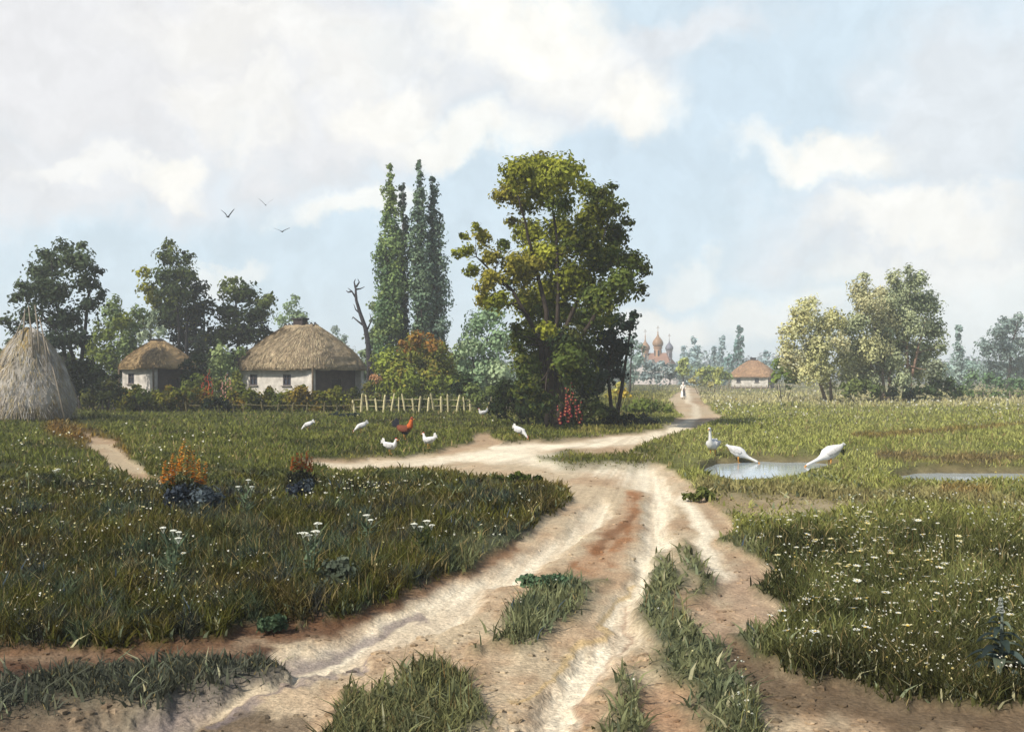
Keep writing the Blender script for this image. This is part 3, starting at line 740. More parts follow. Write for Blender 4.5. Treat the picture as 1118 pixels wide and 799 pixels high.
tree('broadleaf_tree', [(58, 290, 17, 1), (84, 287, 16, 1), (40, 300, 14, 1), (29, 322, 13, 0), (58, 322, 19, 0), (94, 308, 14, 0), (98, 336, 14, 2), (70, 350, 18, 2), (34, 346, 13, 0), (106, 296, 6, 0), (16, 328, 7, 1), (68, 268, 9, 1), (84, 372, 14, 2), (24, 366, 12, 1), (46, 278, 9, 1), (22, 312, 7, 1), (88, 270, 6, 1), (112, 322, 7, 0), (8, 352, 9, 1), (14, 380, 10, 1), (60, 376, 14, 2)],
     72, TG, 'wide dark grey-green tree behind the haystack', base=80, seed=41, tr=.2, bark=(44, 40, 38), dens=.62,
     trunks=[[(80, None), (78, 390), (60, 330), (56, 285)], [(84, None), (90, 380), (97, 330), (106, 290)], [(80, None), (70, 370), (34, 330)]])
tree('broadleaf_tree', [(184, 284, 12, 1), (200, 300, 14, 1), (178, 304, 12, 1), (158, 298, 8, 3), (163, 318, 12, 3), (172, 334, 10, 3), (194, 324, 17, 0), (216, 318, 12, 2), (186, 348, 18, 0), (214, 346, 15, 2), (202, 372, 17, 2), (183, 270, 8, 1), (205, 282, 8, 0), (226, 332, 8, 2), (160, 352, 10, 0), (222, 370, 12, 2), (206, 396, 16, 2)],
     90, [alb(66, 76, 50), alb(88, 98, 64), alb(42, 50, 44), alb(150, 146, 56)], 'dark upright tree behind the small hut, with an ochre patch on its left', base=198, seed=42, tr=.2, bark=(40, 36, 36), dens=.65, vstretch=1.2,
     trunks=[[(198, None), (196, 360), (188, 280)], [(202, None), (206, 350), (215, 318)]])
tree('broadleaf_tree', [(250, 318, 12, 1), (268, 322, 14, 0), (288, 334, 11, 1), (250, 342, 16, 0), (278, 348, 15, 2), (240, 366, 14, 1), (264, 368, 16, 2), (236, 390, 13, 0), (284, 366, 12, 2), (256, 308, 6, 1), (296, 326, 6, 1), (262, 392, 14, 2)],
     92, [alb(72, 84, 52), alb(112, 120, 72), alb(46, 56, 42)], 'round dark tree with light tips between the two left huts', base=262, seed=43, tr=.2, bark=(42, 38, 36), dens=.65)
bush([(120, 342, 10), (134, 354, 14), (150, 344, 9), (112, 366, 13), (138, 378, 14), (118, 392, 13), (98, 385, 12), (150, 362, 9), (126, 330, 6)], 88, [alb(142, 148, 74), alb(118, 128, 66), alb(134, 148, 104)], 'yellow-green bush between the two left trees', seed=44, leaf_px=2.7, vstretch=1.4, dens=.8)
bush([(164, 352, 8), (176, 362, 7), (158, 366, 8), (168, 342, 5)], 86, [alb(170, 178, 156), alb(150, 160, 140)], 'silvery bush above the roof of the small hut', seed=45, leaf_px=2.5, droop=.5, dens=.7)
bush([(240, 384, 9), (250, 398, 10), (234, 402, 9), (256, 410, 8), (244, 415, 9), (262, 385, 6)], 77, [alb(158, 168, 122), alb(136, 150, 104)], 'pale sage willow bush left of the big hut', seed=46, leaf_px=2.6, vstretch=1.5, droop=.5, dens=.8)
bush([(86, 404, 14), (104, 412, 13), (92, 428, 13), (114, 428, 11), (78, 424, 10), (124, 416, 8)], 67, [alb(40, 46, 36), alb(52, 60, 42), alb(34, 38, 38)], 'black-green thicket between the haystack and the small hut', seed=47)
bush([(318, 336, 9), (326, 348, 10), (308, 350, 9), (334, 358, 8), (322, 326, 5)], 130, [alb(156, 170, 134), alb(140, 156, 122)], 'light green tree top rising behind the big thatched roof', seed=48, leaf_px=2.2, dens=.5, cat='tree', name='far_tree')
bush([(374, 372, 7), (366, 360, 5), (380, 386, 8), (392, 396, 8)], 130, [alb(158, 166, 166), alb(146, 158, 150)], 'misty grey tree between the big roof and the dead tree', seed=49, leaf_px=2.2, dens=.5, cat='tree', name='far_tree')
bush([(4, 404, 10), (-8, 392, 12), (10, 418, 8), (-6, 420, 12)], 66, [alb(128, 132, 74), alb(106, 112, 62)], 'yellowish bush at the left edge behind the haystack', seed=50)
bush([(206, 398, 8), (211, 410, 8), (214, 422, 8), (202, 414, 6), (216, 392, 7)], 76.5, [alb(46, 54, 44), alb(62, 72, 52)], 'dark slender bush covering the right end of the small hut', seed=57)
# garden growth in front of the huts
GY = [alb(124, 122, 54), alb(104, 108, 48), alb(76, 84, 42), alb(142, 116, 52)]
gx = [(138, 436), (212, 436), (220, 440), (266, 434), (150, 434), (166, 436), (184, 434), (202, 438), (258, 436), (274, 438), (292, 436), (310, 438), (328, 434), (346, 437), (364, 435), (382, 438)]
for i, (x_, y_) in enumerate(gx):
    r_ = random.Random(i); side = x_ < 225
    bush([(x_ - 6, y_ + 2, 8), (x_ + 5, y_, 9), (x_, y_ + 8, 9), (x_ + r_.uniform(-5, 5), y_ - 5 + r_.uniform(-4, 3), 6), (x_ + r_.uniform(-8, 8), y_ - 8 + r_.uniform(-4, 4), 3)], 66 + r_.uniform(-1, 1), GY, 'yellow-green garden plant along the foot of the %s' % ('small hut' if side else 'big hut'), seed=60 + i,
         leaf_px=2.5, vstretch=1.4, name='garden_plant', cat='plant', group='garden plants along the %s' % ('small hut' if side else 'big hut'), tr=.02)
bush([(240, 440, 8), (226, 442, 7), (250, 446, 6)], 64, [alb(38, 46, 38), alb(54, 64, 44)], 'dark shrub below the red hollyhocks', seed=81)
bush([(402, 424, 8, 0), (410, 414, 6, 1), (398, 436, 7, 0), (410, 434, 6, 0)], 70, [alb(112, 112, 62), alb(190, 140, 110)], 'pinkish flowering bush beside the dark end of the big hut', seed=82, leaf_px=2.4)
bush([(366, 456, 5), (376, 458, 6), (386, 460, 5)], 57, [alb(50, 58, 62), alb(66, 76, 70)], 'small blue-grey shrub behind the hens', seed=83)
# willows at right
WP = [alb(180, 172, 130), alb(164, 158, 112), alb(146, 144, 108), alb(190, 180, 150)]
tree('willow_tree', [(880, 340, 14), (898, 354, 14), (868, 360, 13), (892, 380, 17), (868, 388, 14), (912, 346, 10), (884, 404, 13), (858, 378, 9), (915, 372, 11), (870, 404, 10), (903, 402, 12), (853, 362, 6), (888, 328, 7), (905, 420, 9), (922, 392, 11), (918, 352, 8), (926, 412, 9)], 90, WP,
     'palest yellowish willow left of the willow group', base=905, seed=91, tr=.15, bark=(150, 130, 112), dens=.62, droop=.6, subf=.46, leaf_px=2.3, trunks=[[(908, None), (904, 400), (892, 355)], [(902, None), (888, 395), (872, 362)]])
tree('willow_tree', [(952, 330, 15), (938, 316, 11), (962, 350, 17), (935, 352, 14), (948, 376, 16), (924, 380, 12), (940, 398, 14), (966, 376, 14), (944, 302, 6), (922, 362, 8), (960, 318, 8), (928, 404, 11), (962, 402, 11), (972, 350, 13), (974, 392, 13), (970, 328, 10), (950, 414, 11), (932, 386, 12)], 92,
     [alb(150, 152, 124), alb(160, 156, 122), alb(138, 142, 116), alb(168, 160, 130)], 'middle willow with several pale forked trunks', base=962, seed=92, tr=.17, bark=(156, 136, 122), dens=.62, droop=.6, subf=.46, leaf_px=2.3,
     trunks=[[(964, None), (950, 398), (930, 362)], [(966, None), (962, 390), (950, 335)], [(970, None), (972, 385), (962, 345)]])
tree('willow_tree', [(985, 325, 16), (1000, 308, 12), (976, 302, 9), (1010, 332, 15), (1018, 358, 14), (990, 352, 17), (1008, 382, 16), (984, 378, 14), (992, 296, 7), (1024, 336, 7), (1028, 378, 8), (1000, 402, 13), (1020, 402, 12), (974, 340, 10), (968, 362, 12), (970, 398, 12), (984, 414, 11), (962, 384, 10)], 93,
     [alb(146, 150, 124), alb(134, 140, 116), alb(156, 156, 124), alb(124, 128, 114)], 'rightmost and tallest willow with a russet trunk', base=988, seed=93, tr=.18, bark=(176, 142, 120), dens=.66, droop=.6, subf=.46, leaf_px=2.3,
     trunks=[[(986, None), (990, 398), (990, 350), (994, 310)], [(990, None), (1000, 385), (1012, 340)]])
bush([(940, 422, 10), (955, 428, 8), (925, 426, 9)], 88, [alb(92, 104, 66), alb(116, 124, 78)], 'green bush under the middle willow', seed=94)
bush([(975, 430, 7), (992, 430, 8), (1006, 428, 8)], 89, [alb(40, 48, 38), alb(58, 68, 48)], 'dark low bush under the russet-trunked willow', seed=95)
bush([(1022, 414, 10), (1034, 422, 9), (1046, 426, 8), (1018, 427, 8)], 94, [alb(84, 100, 66), alb(104, 120, 84)], 'green bush right of the willow group', seed=96)
bush([(858, 408, 9), (850, 398, 8), (866, 416, 8), (846, 412, 6)], 98, [alb(128, 144, 74), alb(108, 126, 62)], 'bright green bush between the far hut and the palest willow', seed=97)
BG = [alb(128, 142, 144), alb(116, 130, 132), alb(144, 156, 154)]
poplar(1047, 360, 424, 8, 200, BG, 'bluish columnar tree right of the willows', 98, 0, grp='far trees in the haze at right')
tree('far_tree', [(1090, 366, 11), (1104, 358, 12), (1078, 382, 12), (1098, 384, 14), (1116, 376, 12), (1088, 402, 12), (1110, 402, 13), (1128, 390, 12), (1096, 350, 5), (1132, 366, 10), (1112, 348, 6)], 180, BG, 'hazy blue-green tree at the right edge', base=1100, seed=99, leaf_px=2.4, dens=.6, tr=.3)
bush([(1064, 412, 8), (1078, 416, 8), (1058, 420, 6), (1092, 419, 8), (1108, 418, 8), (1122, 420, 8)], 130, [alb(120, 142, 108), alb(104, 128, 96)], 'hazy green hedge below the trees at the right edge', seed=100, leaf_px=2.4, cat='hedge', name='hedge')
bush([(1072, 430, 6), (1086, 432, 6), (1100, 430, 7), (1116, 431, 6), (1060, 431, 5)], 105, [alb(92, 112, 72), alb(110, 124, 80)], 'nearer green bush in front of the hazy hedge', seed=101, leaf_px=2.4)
# far trees
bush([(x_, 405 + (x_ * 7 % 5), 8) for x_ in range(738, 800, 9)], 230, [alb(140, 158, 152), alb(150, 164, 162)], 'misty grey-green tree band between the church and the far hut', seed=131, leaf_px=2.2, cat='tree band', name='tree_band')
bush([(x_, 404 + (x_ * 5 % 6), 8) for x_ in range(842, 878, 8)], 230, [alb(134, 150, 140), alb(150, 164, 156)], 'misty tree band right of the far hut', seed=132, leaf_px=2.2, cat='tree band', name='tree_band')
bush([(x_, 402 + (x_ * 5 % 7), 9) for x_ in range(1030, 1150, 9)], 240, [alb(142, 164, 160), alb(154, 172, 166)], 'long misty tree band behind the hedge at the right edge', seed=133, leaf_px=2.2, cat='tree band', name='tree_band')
BL = [alb(142, 156, 168), alb(130, 146, 158), alb(150, 162, 168)]  # bluish haze painted into the leaf colours, on top of the volume
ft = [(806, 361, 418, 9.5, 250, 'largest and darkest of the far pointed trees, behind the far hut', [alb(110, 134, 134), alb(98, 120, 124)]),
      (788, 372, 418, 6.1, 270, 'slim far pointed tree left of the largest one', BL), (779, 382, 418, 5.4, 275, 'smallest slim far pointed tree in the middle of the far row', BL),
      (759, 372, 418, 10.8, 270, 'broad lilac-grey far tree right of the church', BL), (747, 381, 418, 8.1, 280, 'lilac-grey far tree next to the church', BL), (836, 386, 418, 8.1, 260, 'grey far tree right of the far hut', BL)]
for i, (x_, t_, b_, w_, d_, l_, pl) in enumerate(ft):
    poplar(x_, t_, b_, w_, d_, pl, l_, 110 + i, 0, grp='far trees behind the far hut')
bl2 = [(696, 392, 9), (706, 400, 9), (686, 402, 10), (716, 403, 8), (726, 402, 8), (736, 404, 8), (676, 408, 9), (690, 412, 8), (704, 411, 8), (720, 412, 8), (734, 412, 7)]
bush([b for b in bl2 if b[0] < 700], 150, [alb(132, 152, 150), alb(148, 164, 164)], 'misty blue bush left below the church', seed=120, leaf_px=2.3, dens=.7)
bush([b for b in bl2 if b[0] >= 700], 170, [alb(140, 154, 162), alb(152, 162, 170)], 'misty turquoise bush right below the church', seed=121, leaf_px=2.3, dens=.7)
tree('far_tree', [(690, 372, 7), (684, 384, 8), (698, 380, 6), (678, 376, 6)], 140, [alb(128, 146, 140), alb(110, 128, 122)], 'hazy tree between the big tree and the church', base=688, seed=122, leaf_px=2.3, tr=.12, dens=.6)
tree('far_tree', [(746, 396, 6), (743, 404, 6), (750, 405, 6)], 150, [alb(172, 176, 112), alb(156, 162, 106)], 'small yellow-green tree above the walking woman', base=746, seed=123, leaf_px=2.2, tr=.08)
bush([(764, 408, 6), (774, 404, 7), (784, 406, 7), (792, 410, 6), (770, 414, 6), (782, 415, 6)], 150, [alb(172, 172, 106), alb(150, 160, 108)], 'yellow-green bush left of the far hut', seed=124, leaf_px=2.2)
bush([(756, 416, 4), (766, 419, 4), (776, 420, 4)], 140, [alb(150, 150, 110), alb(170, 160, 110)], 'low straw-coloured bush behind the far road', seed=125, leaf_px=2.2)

# far wood closing the horizon
def far_wood():
    r = np.random.default_rng(9); P, N, S, C = [], [], [], []
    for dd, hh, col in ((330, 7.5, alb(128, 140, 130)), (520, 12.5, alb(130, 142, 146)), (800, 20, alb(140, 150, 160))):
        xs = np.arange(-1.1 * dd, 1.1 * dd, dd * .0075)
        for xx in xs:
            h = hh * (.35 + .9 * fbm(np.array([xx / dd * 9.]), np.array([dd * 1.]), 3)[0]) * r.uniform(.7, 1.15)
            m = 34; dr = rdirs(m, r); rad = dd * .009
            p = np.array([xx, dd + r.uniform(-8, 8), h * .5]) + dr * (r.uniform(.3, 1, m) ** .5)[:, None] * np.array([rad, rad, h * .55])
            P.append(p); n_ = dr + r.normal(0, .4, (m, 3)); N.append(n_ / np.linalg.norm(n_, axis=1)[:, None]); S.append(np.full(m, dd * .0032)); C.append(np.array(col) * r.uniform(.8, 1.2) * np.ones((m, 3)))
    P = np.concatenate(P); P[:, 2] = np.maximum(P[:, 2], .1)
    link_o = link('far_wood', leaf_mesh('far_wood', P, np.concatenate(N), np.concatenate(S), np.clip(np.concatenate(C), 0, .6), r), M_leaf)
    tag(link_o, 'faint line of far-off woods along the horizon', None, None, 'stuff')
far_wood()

# dead tree
o = on_ground(404, 82); root = empty('dead_tree', o, 0, 'bare crooked dead tree between the big hut and the poplars', 'tree')
def dpt(x_, y_): return at(x_, y_, 82) - o
mb = MB(); bc = alb(62, 58, 62)
mb.tube([Vector((0, 0, -.1)), dpt(404, 400), dpt(402, 375), dpt(399, 358), dpt(393, 342), dpt(389, 328), dpt(388, 312)], [.3, .24, .2, .18, .14, .11, .07], 8, bc, wob=.12)
mb.build('trunk', M_bark, root, True)
for br in ([(389, 326), (384, 318), (379, 314)], [(388, 316), (393, 315), (398, 313)], [(388, 314), (386, 308), (387, 304)], [(399, 357), (391, 351), (385, 346), (383, 348)], [(400, 362), (405, 350), (404, 342)], [(393, 342), (388, 338), (386, 332)], [(389, 313), (392, 308), (391, 305)], [(384, 318), (380, 319), (377, 317)]):
    mb = MB(); mb.tube([dpt(*p) + Vector((0, random.uniform(-.1, .3) * i, 0)) for i, p in enumerate(br)], [.09 - .07 * i / (len(br) - 1) for i in range(len(br))], 5, bc, wob=.1); mb.build('branch', M_bark, root, True)

# ------------------------------------------------------------------ huts
def hut(px, d, L, W, he, hr, rz, ridge, label, roofcols, seed, name='thatched_hut', over=.6, windows=(-.28, .17), posts=True, nstraw=5200, chim=True, zshift=0):
    random.seed(seed); r = np.random.default_rng(seed)
    o = on_ground(px, d); o.z = H(o.x, o.y) - .02
    root = empty(name, o, rz, label, 'hut')
    # walls with real window and door openings in the front: built of panels
    mb = MB(); t = .3; ww, wh, wz = .8, .8, he * .67
    def wall_run(ax, fixed, a0, a1, opens):
        cuts = [a0]
        for (c, w_, z0, z1) in opens: cuts += [c - w_ / 2, c + w_ / 2]
        cuts.append(a1)
        def blk(u0, u1, z0, z1):
            if u1 - u0 < 1e-3 or z1 - z0 < 1e-3: return
            if ax == 'x': mb.box(((u0 + u1) / 2, fixed, (z0 + z1) / 2), (u1 - u0, t, z1 - z0))
            else: mb.box((fixed, (u0 + u1) / 2, (z0 + z1) / 2), (t, u1 - u0, z1 - z0))
        for i in range(0, len(cuts), 2): blk(cuts[i], cuts[i + 1], -.2, he)
        for (c, w_, z0, z1) in opens: blk(c - w_ / 2, c + w_ / 2, -.2, z0); blk(c - w_ / 2, c + w_ / 2, z1, he)
    wins = [(w_ * L, ww, wz - wh / 2, wz + wh / 2) for w_ in windows]
    wall_run('x', -W / 2 + t / 2, -L / 2, L / 2, wins)
    wall_run('x', W / 2 - t / 2, -L / 2, L / 2, [])
    wall = mb.build('wall', M_plaster, root); mb = MB(); wall_run('y', L / 2 - t / 2 - .55, -W / 2 + t + .001, W / 2 - t - .001, [(0.35, .95, 0.1, 2.0)]); mb.box((L / 2 - .28, 0, .04), (.5, W - 2 * t - .01, .3)); mb.build('shaded_end_wall', M_wall_shade, root); mb = MB()  # right end wall: recess added to deepen shade, dark colour paints it in
    wall_run('y', -L / 2 + t / 2, -W / 2 + t + .001, W / 2 - t - .001, [])
    mb.build('wall', M_plaster, root)
    mb = MB()
    for y_ in (-W / 2 - .06, W / 2 + .06): mb.box((0, y_, .12), (L + .24, .118, .55), col=alb(110, 96, 80))
    for x_ in (-L / 2 - .06, L / 2 + .06): mb.box((x_, 0, .12), (.118, W - .01, .55), col=alb(110, 96, 80))
    mb.build('clay_ledge', M_wood, root)
    for w_ in windows:
        x0 = w_ * L; fr = MB(); y0 = -W / 2 + .06
        for sx in (-1, 1): fr.box((x0 + sx * (ww / 2 - .04), y0, wz), (.08, .1, wh))
        for sz in (-1, 1): fr.box((x0, y0 - .004, wz + sz * (wh / 2 - .04)), (ww - .16, .1, .08))
        fr.box((x0, y0 - .01, wz), (.04, .05, wh - .17)); fr.box((x0, y0 - .012, wz + .12), (ww - .17, .045, .04))
        win = MB(); win.box((x0, y0 + .12, wz), (ww, .05, wh), col=alb(60, 60, 66)); win_o = win.build('window', M_wood, root)
        fr.build('frame', M_frame, win_o)
        pn = MB(); pn.box((x0, y0 + .05, wz), (ww - .17, .015, wh - .17)); pn.build('pane', M_glass, win_o)
        sl = MB(); sl.box((x0, -W / 2 - .05, wz - wh / 2 - .03), (ww + .2, .16, .06), col=alb(150, 140, 130)); sl.build('sill', M_wood, win_o)
    dm = MB()
    for k in range(5): dm.box((L / 2 - .67, .35 + (k - 2) * .185, 1.04), (.06, .18, 1.86), col=alb(58 + 6 * (k % 2), 48, 40))
    door = dm.build('door', M_wood, root); hm = MB(); hm.tube([(L / 2 - .635, .02, 1.0), (L / 2 - .58, .02, 1.02), (L / 2 - .58, .02, 1.14), (L / 2 - .635, .02, 1.16)], .014, 6, col=alb(60, 60, 60)); hm.build('handle', M_wood, door)
    # roof: rounded hip of thatch
    A, B = L / 2 + over, W / 2 + over; n = 72; rings = []
    def prof(t):
        a = A + (ridge - A) * t ** 1.55; b = B + (.3 - B) * t ** 1.55
        return a, b, he - .12 + hr * (t ** .97)
    def ring(a, b, z, e, jz=0.0, jr=0.0):
        out = []
        for k in range(n):
            w = 2 * PI * k / n; c, s = math.cos(w), math.sin(w)
            x = a * math.copysign(abs(c) ** (2 / e), c); y = b * math.copysign(abs(s) ** (2 / e), s)
            q = 1 + jr * random.uniform(-1, 1)
            out.append((x * q, y * q, z + jz * random.uniform(-1, 1)))
        return out
    vs = []; cs = []
    R = [ring(A - .5, B - .5, he + .12, 5), ring(A - .04, B - .04, he - .26, 5, .05, .004)]
    for i in range(13):
        t = i / 12; a, b, z = prof(t); R.append(ring(a, b, z, 5 - 2.2 * t, .05 if i else .04, .012))
    for rr in R:
        for v in rr:
            vs.append(v); f = float(fbm(np.array([v[0] * .9 + v[1]]), np.array([v[2] * .9 + v[1] * .4]), seed)[0])
            c = np.array(roofcols[0]) * (1 - sstep(.35, .6, f)) + np.array(roofcols[1]) * sstep(.35, .6, f)
            cs.append(tuple(c * random.uniform(.85, 1.15)))
    m_ = len(R)
    fs = [(i * n + k, i * n + (k + 1) % n, (i + 1) * n + (k + 1) % n, (i + 1) * n + k) for i in range(m_ - 1) for k in range(n)] + [tuple((m_ - 1) * n + k for k in range(n)), tuple(range(n))[::-1]]
    rm = MB(); rm.v = vs; rm.f = fs; rm.c = cs; rm.m = [0] * len(fs)
    # loose straw lying down the slope
    for _ in range(nstraw):
        t = random.random() ** 1.3 * .97; w = random.uniform(0, 2 * PI); a, b, z = prof(t); e = 5 - 2.2 * t; c, s = math.cos(w), math.sin(w)
        # even spacing along the sides
        if random.random() < .75:
            c = random.uniform(-1, 1); s = math.copysign((1 - abs(c) ** e) ** (1 / e), random.uniform(-1, 1)); x, y = a * c, b * s
        else: x = a * math.copysign(abs(c) ** (2 / e), c); y = b * math.copysign(abs(s) ** (2 / e), s)
        t2 = t - random.uniform(.05, .13); a2, b2, z2 = prof(max(0, t2)); e2 = 5 - 2.2 * max(0, t2)
        k2 = a2 / max(a, .01) if a > .2 else 1
        dvec = Vector((x * (a2 / a - 1), y * (b2 / max(b, .3) - 1) if b > .3 else y * .5, z2 - z)) + Vector((random.uniform(-.08, .08), random.uniform(-.08, .08), 0))
        if t2 < 0: dvec = dvec + Vector((0, 0, -.12 * random.random()))
        out = Vector((x / A, y / B, .5)).normalized(); side = out.cross(dvec).normalized() * random.uniform(.012, .03)
        f = random.random(); col = np.array(roofcols[2 if f < .3 else (1 if f < .7 else 0)]) * random.uniform(.6, 1.35)
        rm.strip(Vector((x, y, z)) * 1.0 + out * .03, dvec, side, out, tuple(np.clip(col, .01, .7)), 0, random.uniform(.0, .05))
    roof = rm.build('roof', M_thatch, root)
    # ridge roll and chimney stub
    if chim:
        cm = MB(); zt = he - .12 + hr
        cm.box((-.05, 0, zt + .14), (.95, .55, .62), col=alb(70, 60, 58)); cm.box((-.05, 0, zt + .46), (1.12, .7, .14), col=alb(52, 46, 46))
        cm.build('chimney', M_wood, roof)
    rl = MB()
    for k in range(9):
        x_ = -ridge + 2 * ridge * k / 8; zt = he - .1 + hr
        for sg in (-1, 1): rl.tube([(x_ - .1, sg * -.1, zt + .16), (x_, sg * .25, zt - .05), (x_ + .05, sg * .5, zt - .35)], .035, 5, alb(84, 74, 66))
    rl.build('ridge_poles', M_wood, roof)
    if posts:
        for (x_, y_) in ((-A + .35, -B + .3), (A - .3, -B + .3), (A - .3, B - .3)):
            pm = MB(); pm.tube([(x_, y_, -.1), (x_ + .02, y_, he * .5), (x_, y_, he + .02)], [.085, .07, .075], 8, alb(104, 88, 66)); pm.build('post', M_wood, root, True)
    return root
TH = [alb(158, 140, 114), alb(178, 158, 126), alb(204, 186, 150)]
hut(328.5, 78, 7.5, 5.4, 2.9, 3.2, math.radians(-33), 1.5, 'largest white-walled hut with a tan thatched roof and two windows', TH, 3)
hut(172, 81, 4.1, 3.4, 3.0, 2.0, math.radians(-37), .7, 'small hut with ochre-tan thatch half hidden by trees at left', [alb(156, 132, 98), alb(174, 148, 108), alb(198, 170, 126)], 4, windows=(-.22,), over=.5, nstraw=2600, chim=False)
hut(822.5, 200, 7.0, 4.8, 2.4, 3.1, math.radians(-30), .9, 'farthest hut at right with a tan-orange thatched roof', [alb(166, 132, 104), alb(182, 146, 112), alb(198, 162, 126)], 5, windows=(-.3, .2), over=.7, nstraw=900)

# ------------------------------------------------------------------ haystack
def haystack():
    d = 53; o = on_ground(32, d); root = empty('haystack', o, 0, 'tall conical grey-beige haystack with leaning poles at the left edge', 'haystack')
    random.seed(5); mb = MB()
    prof = [(1.85, -.05), (2.1, .35), (2.16, .8), (2.08, 1.3), (1.92, 1.9), (1.7, 2.5), (1.42, 3.1), (1.1, 3.62), (.76, 4.1), (.42, 4.45), (.15, 4.62)]
    n = 40; vs = []; cs = []
    for r_, z in prof:
        for k in range(n):
            w = 2 * PI * k / n; q = r_ * (1 + .07 * (fbm(np.array([w * 2.2]), np.array([z * 1.2]), 8)[0] - .5) * 2 + random.uniform(-.02, .02))
            vs.append((q * math.cos(w), q * math.sin(w), z + random.uniform(-.04, .04)))
            f = fbm(np.array([w * 1.6 + 3]), np.array([z * .8]), 12)[0]; f2 = fbm(np.array([w * 2.6 + 3]), np.array([z * 1.1]), 13)[0]
            c = mixc(mixc(np.array([alb(178, 170, 156)]), alb(206, 199, 190), sstep(.45, .6, np.array([f]))), alb(176, 150, 96), sstep(.55, .7, np.array([f2])))[0]
            if z < 1.2 and math.cos(w) < -.1: c = c * .7 + np.array(alb(186, 138, 96)) * .3
            cs.append(tuple(c))
    L = len(prof)
    fs = [(i * n + k, i * n + (k + 1) % n, (i + 1) * n + (k + 1) % n, (i + 1) * n + k) for i in range(L - 1) for k in range(n)] + [tuple((L - 1) * n + k for k in range(n))]
    mb.v = vs; mb.f = fs; mb.c = cs; mb.m = [0] * len(fs)
    for _ in range(7500):
        w = random.uniform(0, 2 * PI); z = 4.38 * random.random() ** 1.2; r_ = np.interp(z, [p[1] for p in prof], [p[0] for p in prof])
        out = Vector((math.cos(w), math.sin(w), .35)); p = Vector((r_ * math.cos(w), r_ * math.sin(w), z)) + out * .04
        ll = random.uniform(.18, .5); dd = Vector((math.cos(w) * .3, math.sin(w) * .3, -1)).normalized() * ll + Vector((random.uniform(-.12, .12), random.uniform(-.12, .12), 0))
        side = out.cross(dd).normalized() * random.uniform(.006, .015)
        c = np.array(random.choice([alb(184, 174, 158), alb(212, 205, 194), alb(162, 150, 132), alb(188, 170, 126)])) * random.uniform(.7, 1.25)
        if p.z + dd.z < 0: dd.z = -p.z * .9
        mb.strip(p, dd, side, out, tuple(c), 0, random.uniform(0, .06))
    mb.build('hay', M_hay, root)
    def q(px, py, off): return at(px, py, d + off) - o
    for a, b in (((24, 372, -.9), (27, 338, .1)), ((36, 390, -1.3), (31, 334, -.1)), ((43, 385, -1.1), (38, 333, .1)), ((52, 395, -1.3), (43, 346, -.3)), ((73, 466, -1.6), (50, 372, -.9)), ((18, 458, -2.2), (7, 436, -1.95)), ((76, 462, -.6), (60, 400, -.6)), ((2, 400, -1.6), (26, 345, 0))):
        P0, P1 = q(*a), q(*b); pm = MB(); mid = P0.lerp(P1, .5) + Vector((.03, 0, 0)); pm.tube([P0, mid, P1], [.045, .04, .025], 6, alb(150, 138, 120)); pm.build('pole', M_wood, root, True)
haystack()

# ------------------------------------------------------------------ fences
def fence(xa, xb, ya, yb, ftop, step, col, label, name='picket_fence', seed=1, rails=(.35, .72), gap=0.0, w=.075):
    random.seed(seed); d0, d1 = dist_of(ya), dist_of(yb); A = on_ground(xa, d0); B = on_ground(xb, d1)
    root = empty(name, A, 0, label, 'fence'); V = B - A; n = max(3, int(V.length / step)); dr = V.normalized()
    for i in range(n + 1):
        if random.random() < gap: continue
        t = (i + random.uniform(-.18, .18)) / n; p = V * t; gx_, gy_ = A.x + p.x, A.y + p.y; z = H(gx_, gy_) - A.z
        h = ftop * random.uniform(.72, 1.12); ln = random.uniform(-.2, .2) * h; c = tuple(np.array(col) * random.uniform(.7, 1.15))
        mb = MB(); ww = w * random.uniform(.8, 1.35)
        mb.tube([(p.x, p.y, z - .1), (p.x + ln * .5, p.y + random.uniform(-.03, .03), z + h * .5), (p.x + ln, p.y, z + h * .92), (p.x + ln, p.y, z + h)], [ww * .5, ww * .52, ww * .45, ww * .12], 6, c, wob=.1)
        mb.build('picket', M_wood, root)
    for f in rails:
        mb = MB(); P = []
        for k in range(9):
            p = V * (k / 8); z = H(A.x + p.x, A.y + p.y) - A.z; P.append((p.x, p.y + .07, z + ftop * f + random.uniform(-.05, .05)))
        mb.tube(P, .03, 6, tuple(np.array(col) * .8)); mb.build('rail', M_wood, root)
    return root
fence(386, 514, 453, 452, 1.05, .42, alb(208, 196, 150, .75), 'pale crooked picket fence right of the big hut', seed=2, w=.12)
fence(534, 556, 452, 450, .9, .42, alb(150, 138, 112, .7), 'short stretch of weathered pickets left of the big tree', seed=3, w=.1)
fence(206, 384, 452, 453.5, .7, .9, alb(118, 108, 70, .7), 'low yellowish fence in front of the big hut, half lost in garden plants', seed=4, gap=.15, rails=(.6,), w=.1)
fence(80, 200, 449, 451, 1.15, .5, alb(92, 82, 84, .7), 'dark weathered fence between the haystack and the small hut', seed=5, gap=.1, w=.12)
fence(782, 862, 426, 425.5, 1.0, 1.0, alb(170, 156, 130, .7), 'far low fence in front of the farthest hut', seed=6, w=.16)
fence(1060, 1180, 436, 437, .9, 1.1, alb(128, 118, 100, .7), 'sparse grey stakes below the trees at the right edge', seed=7, w=.12, name='stake_fence')

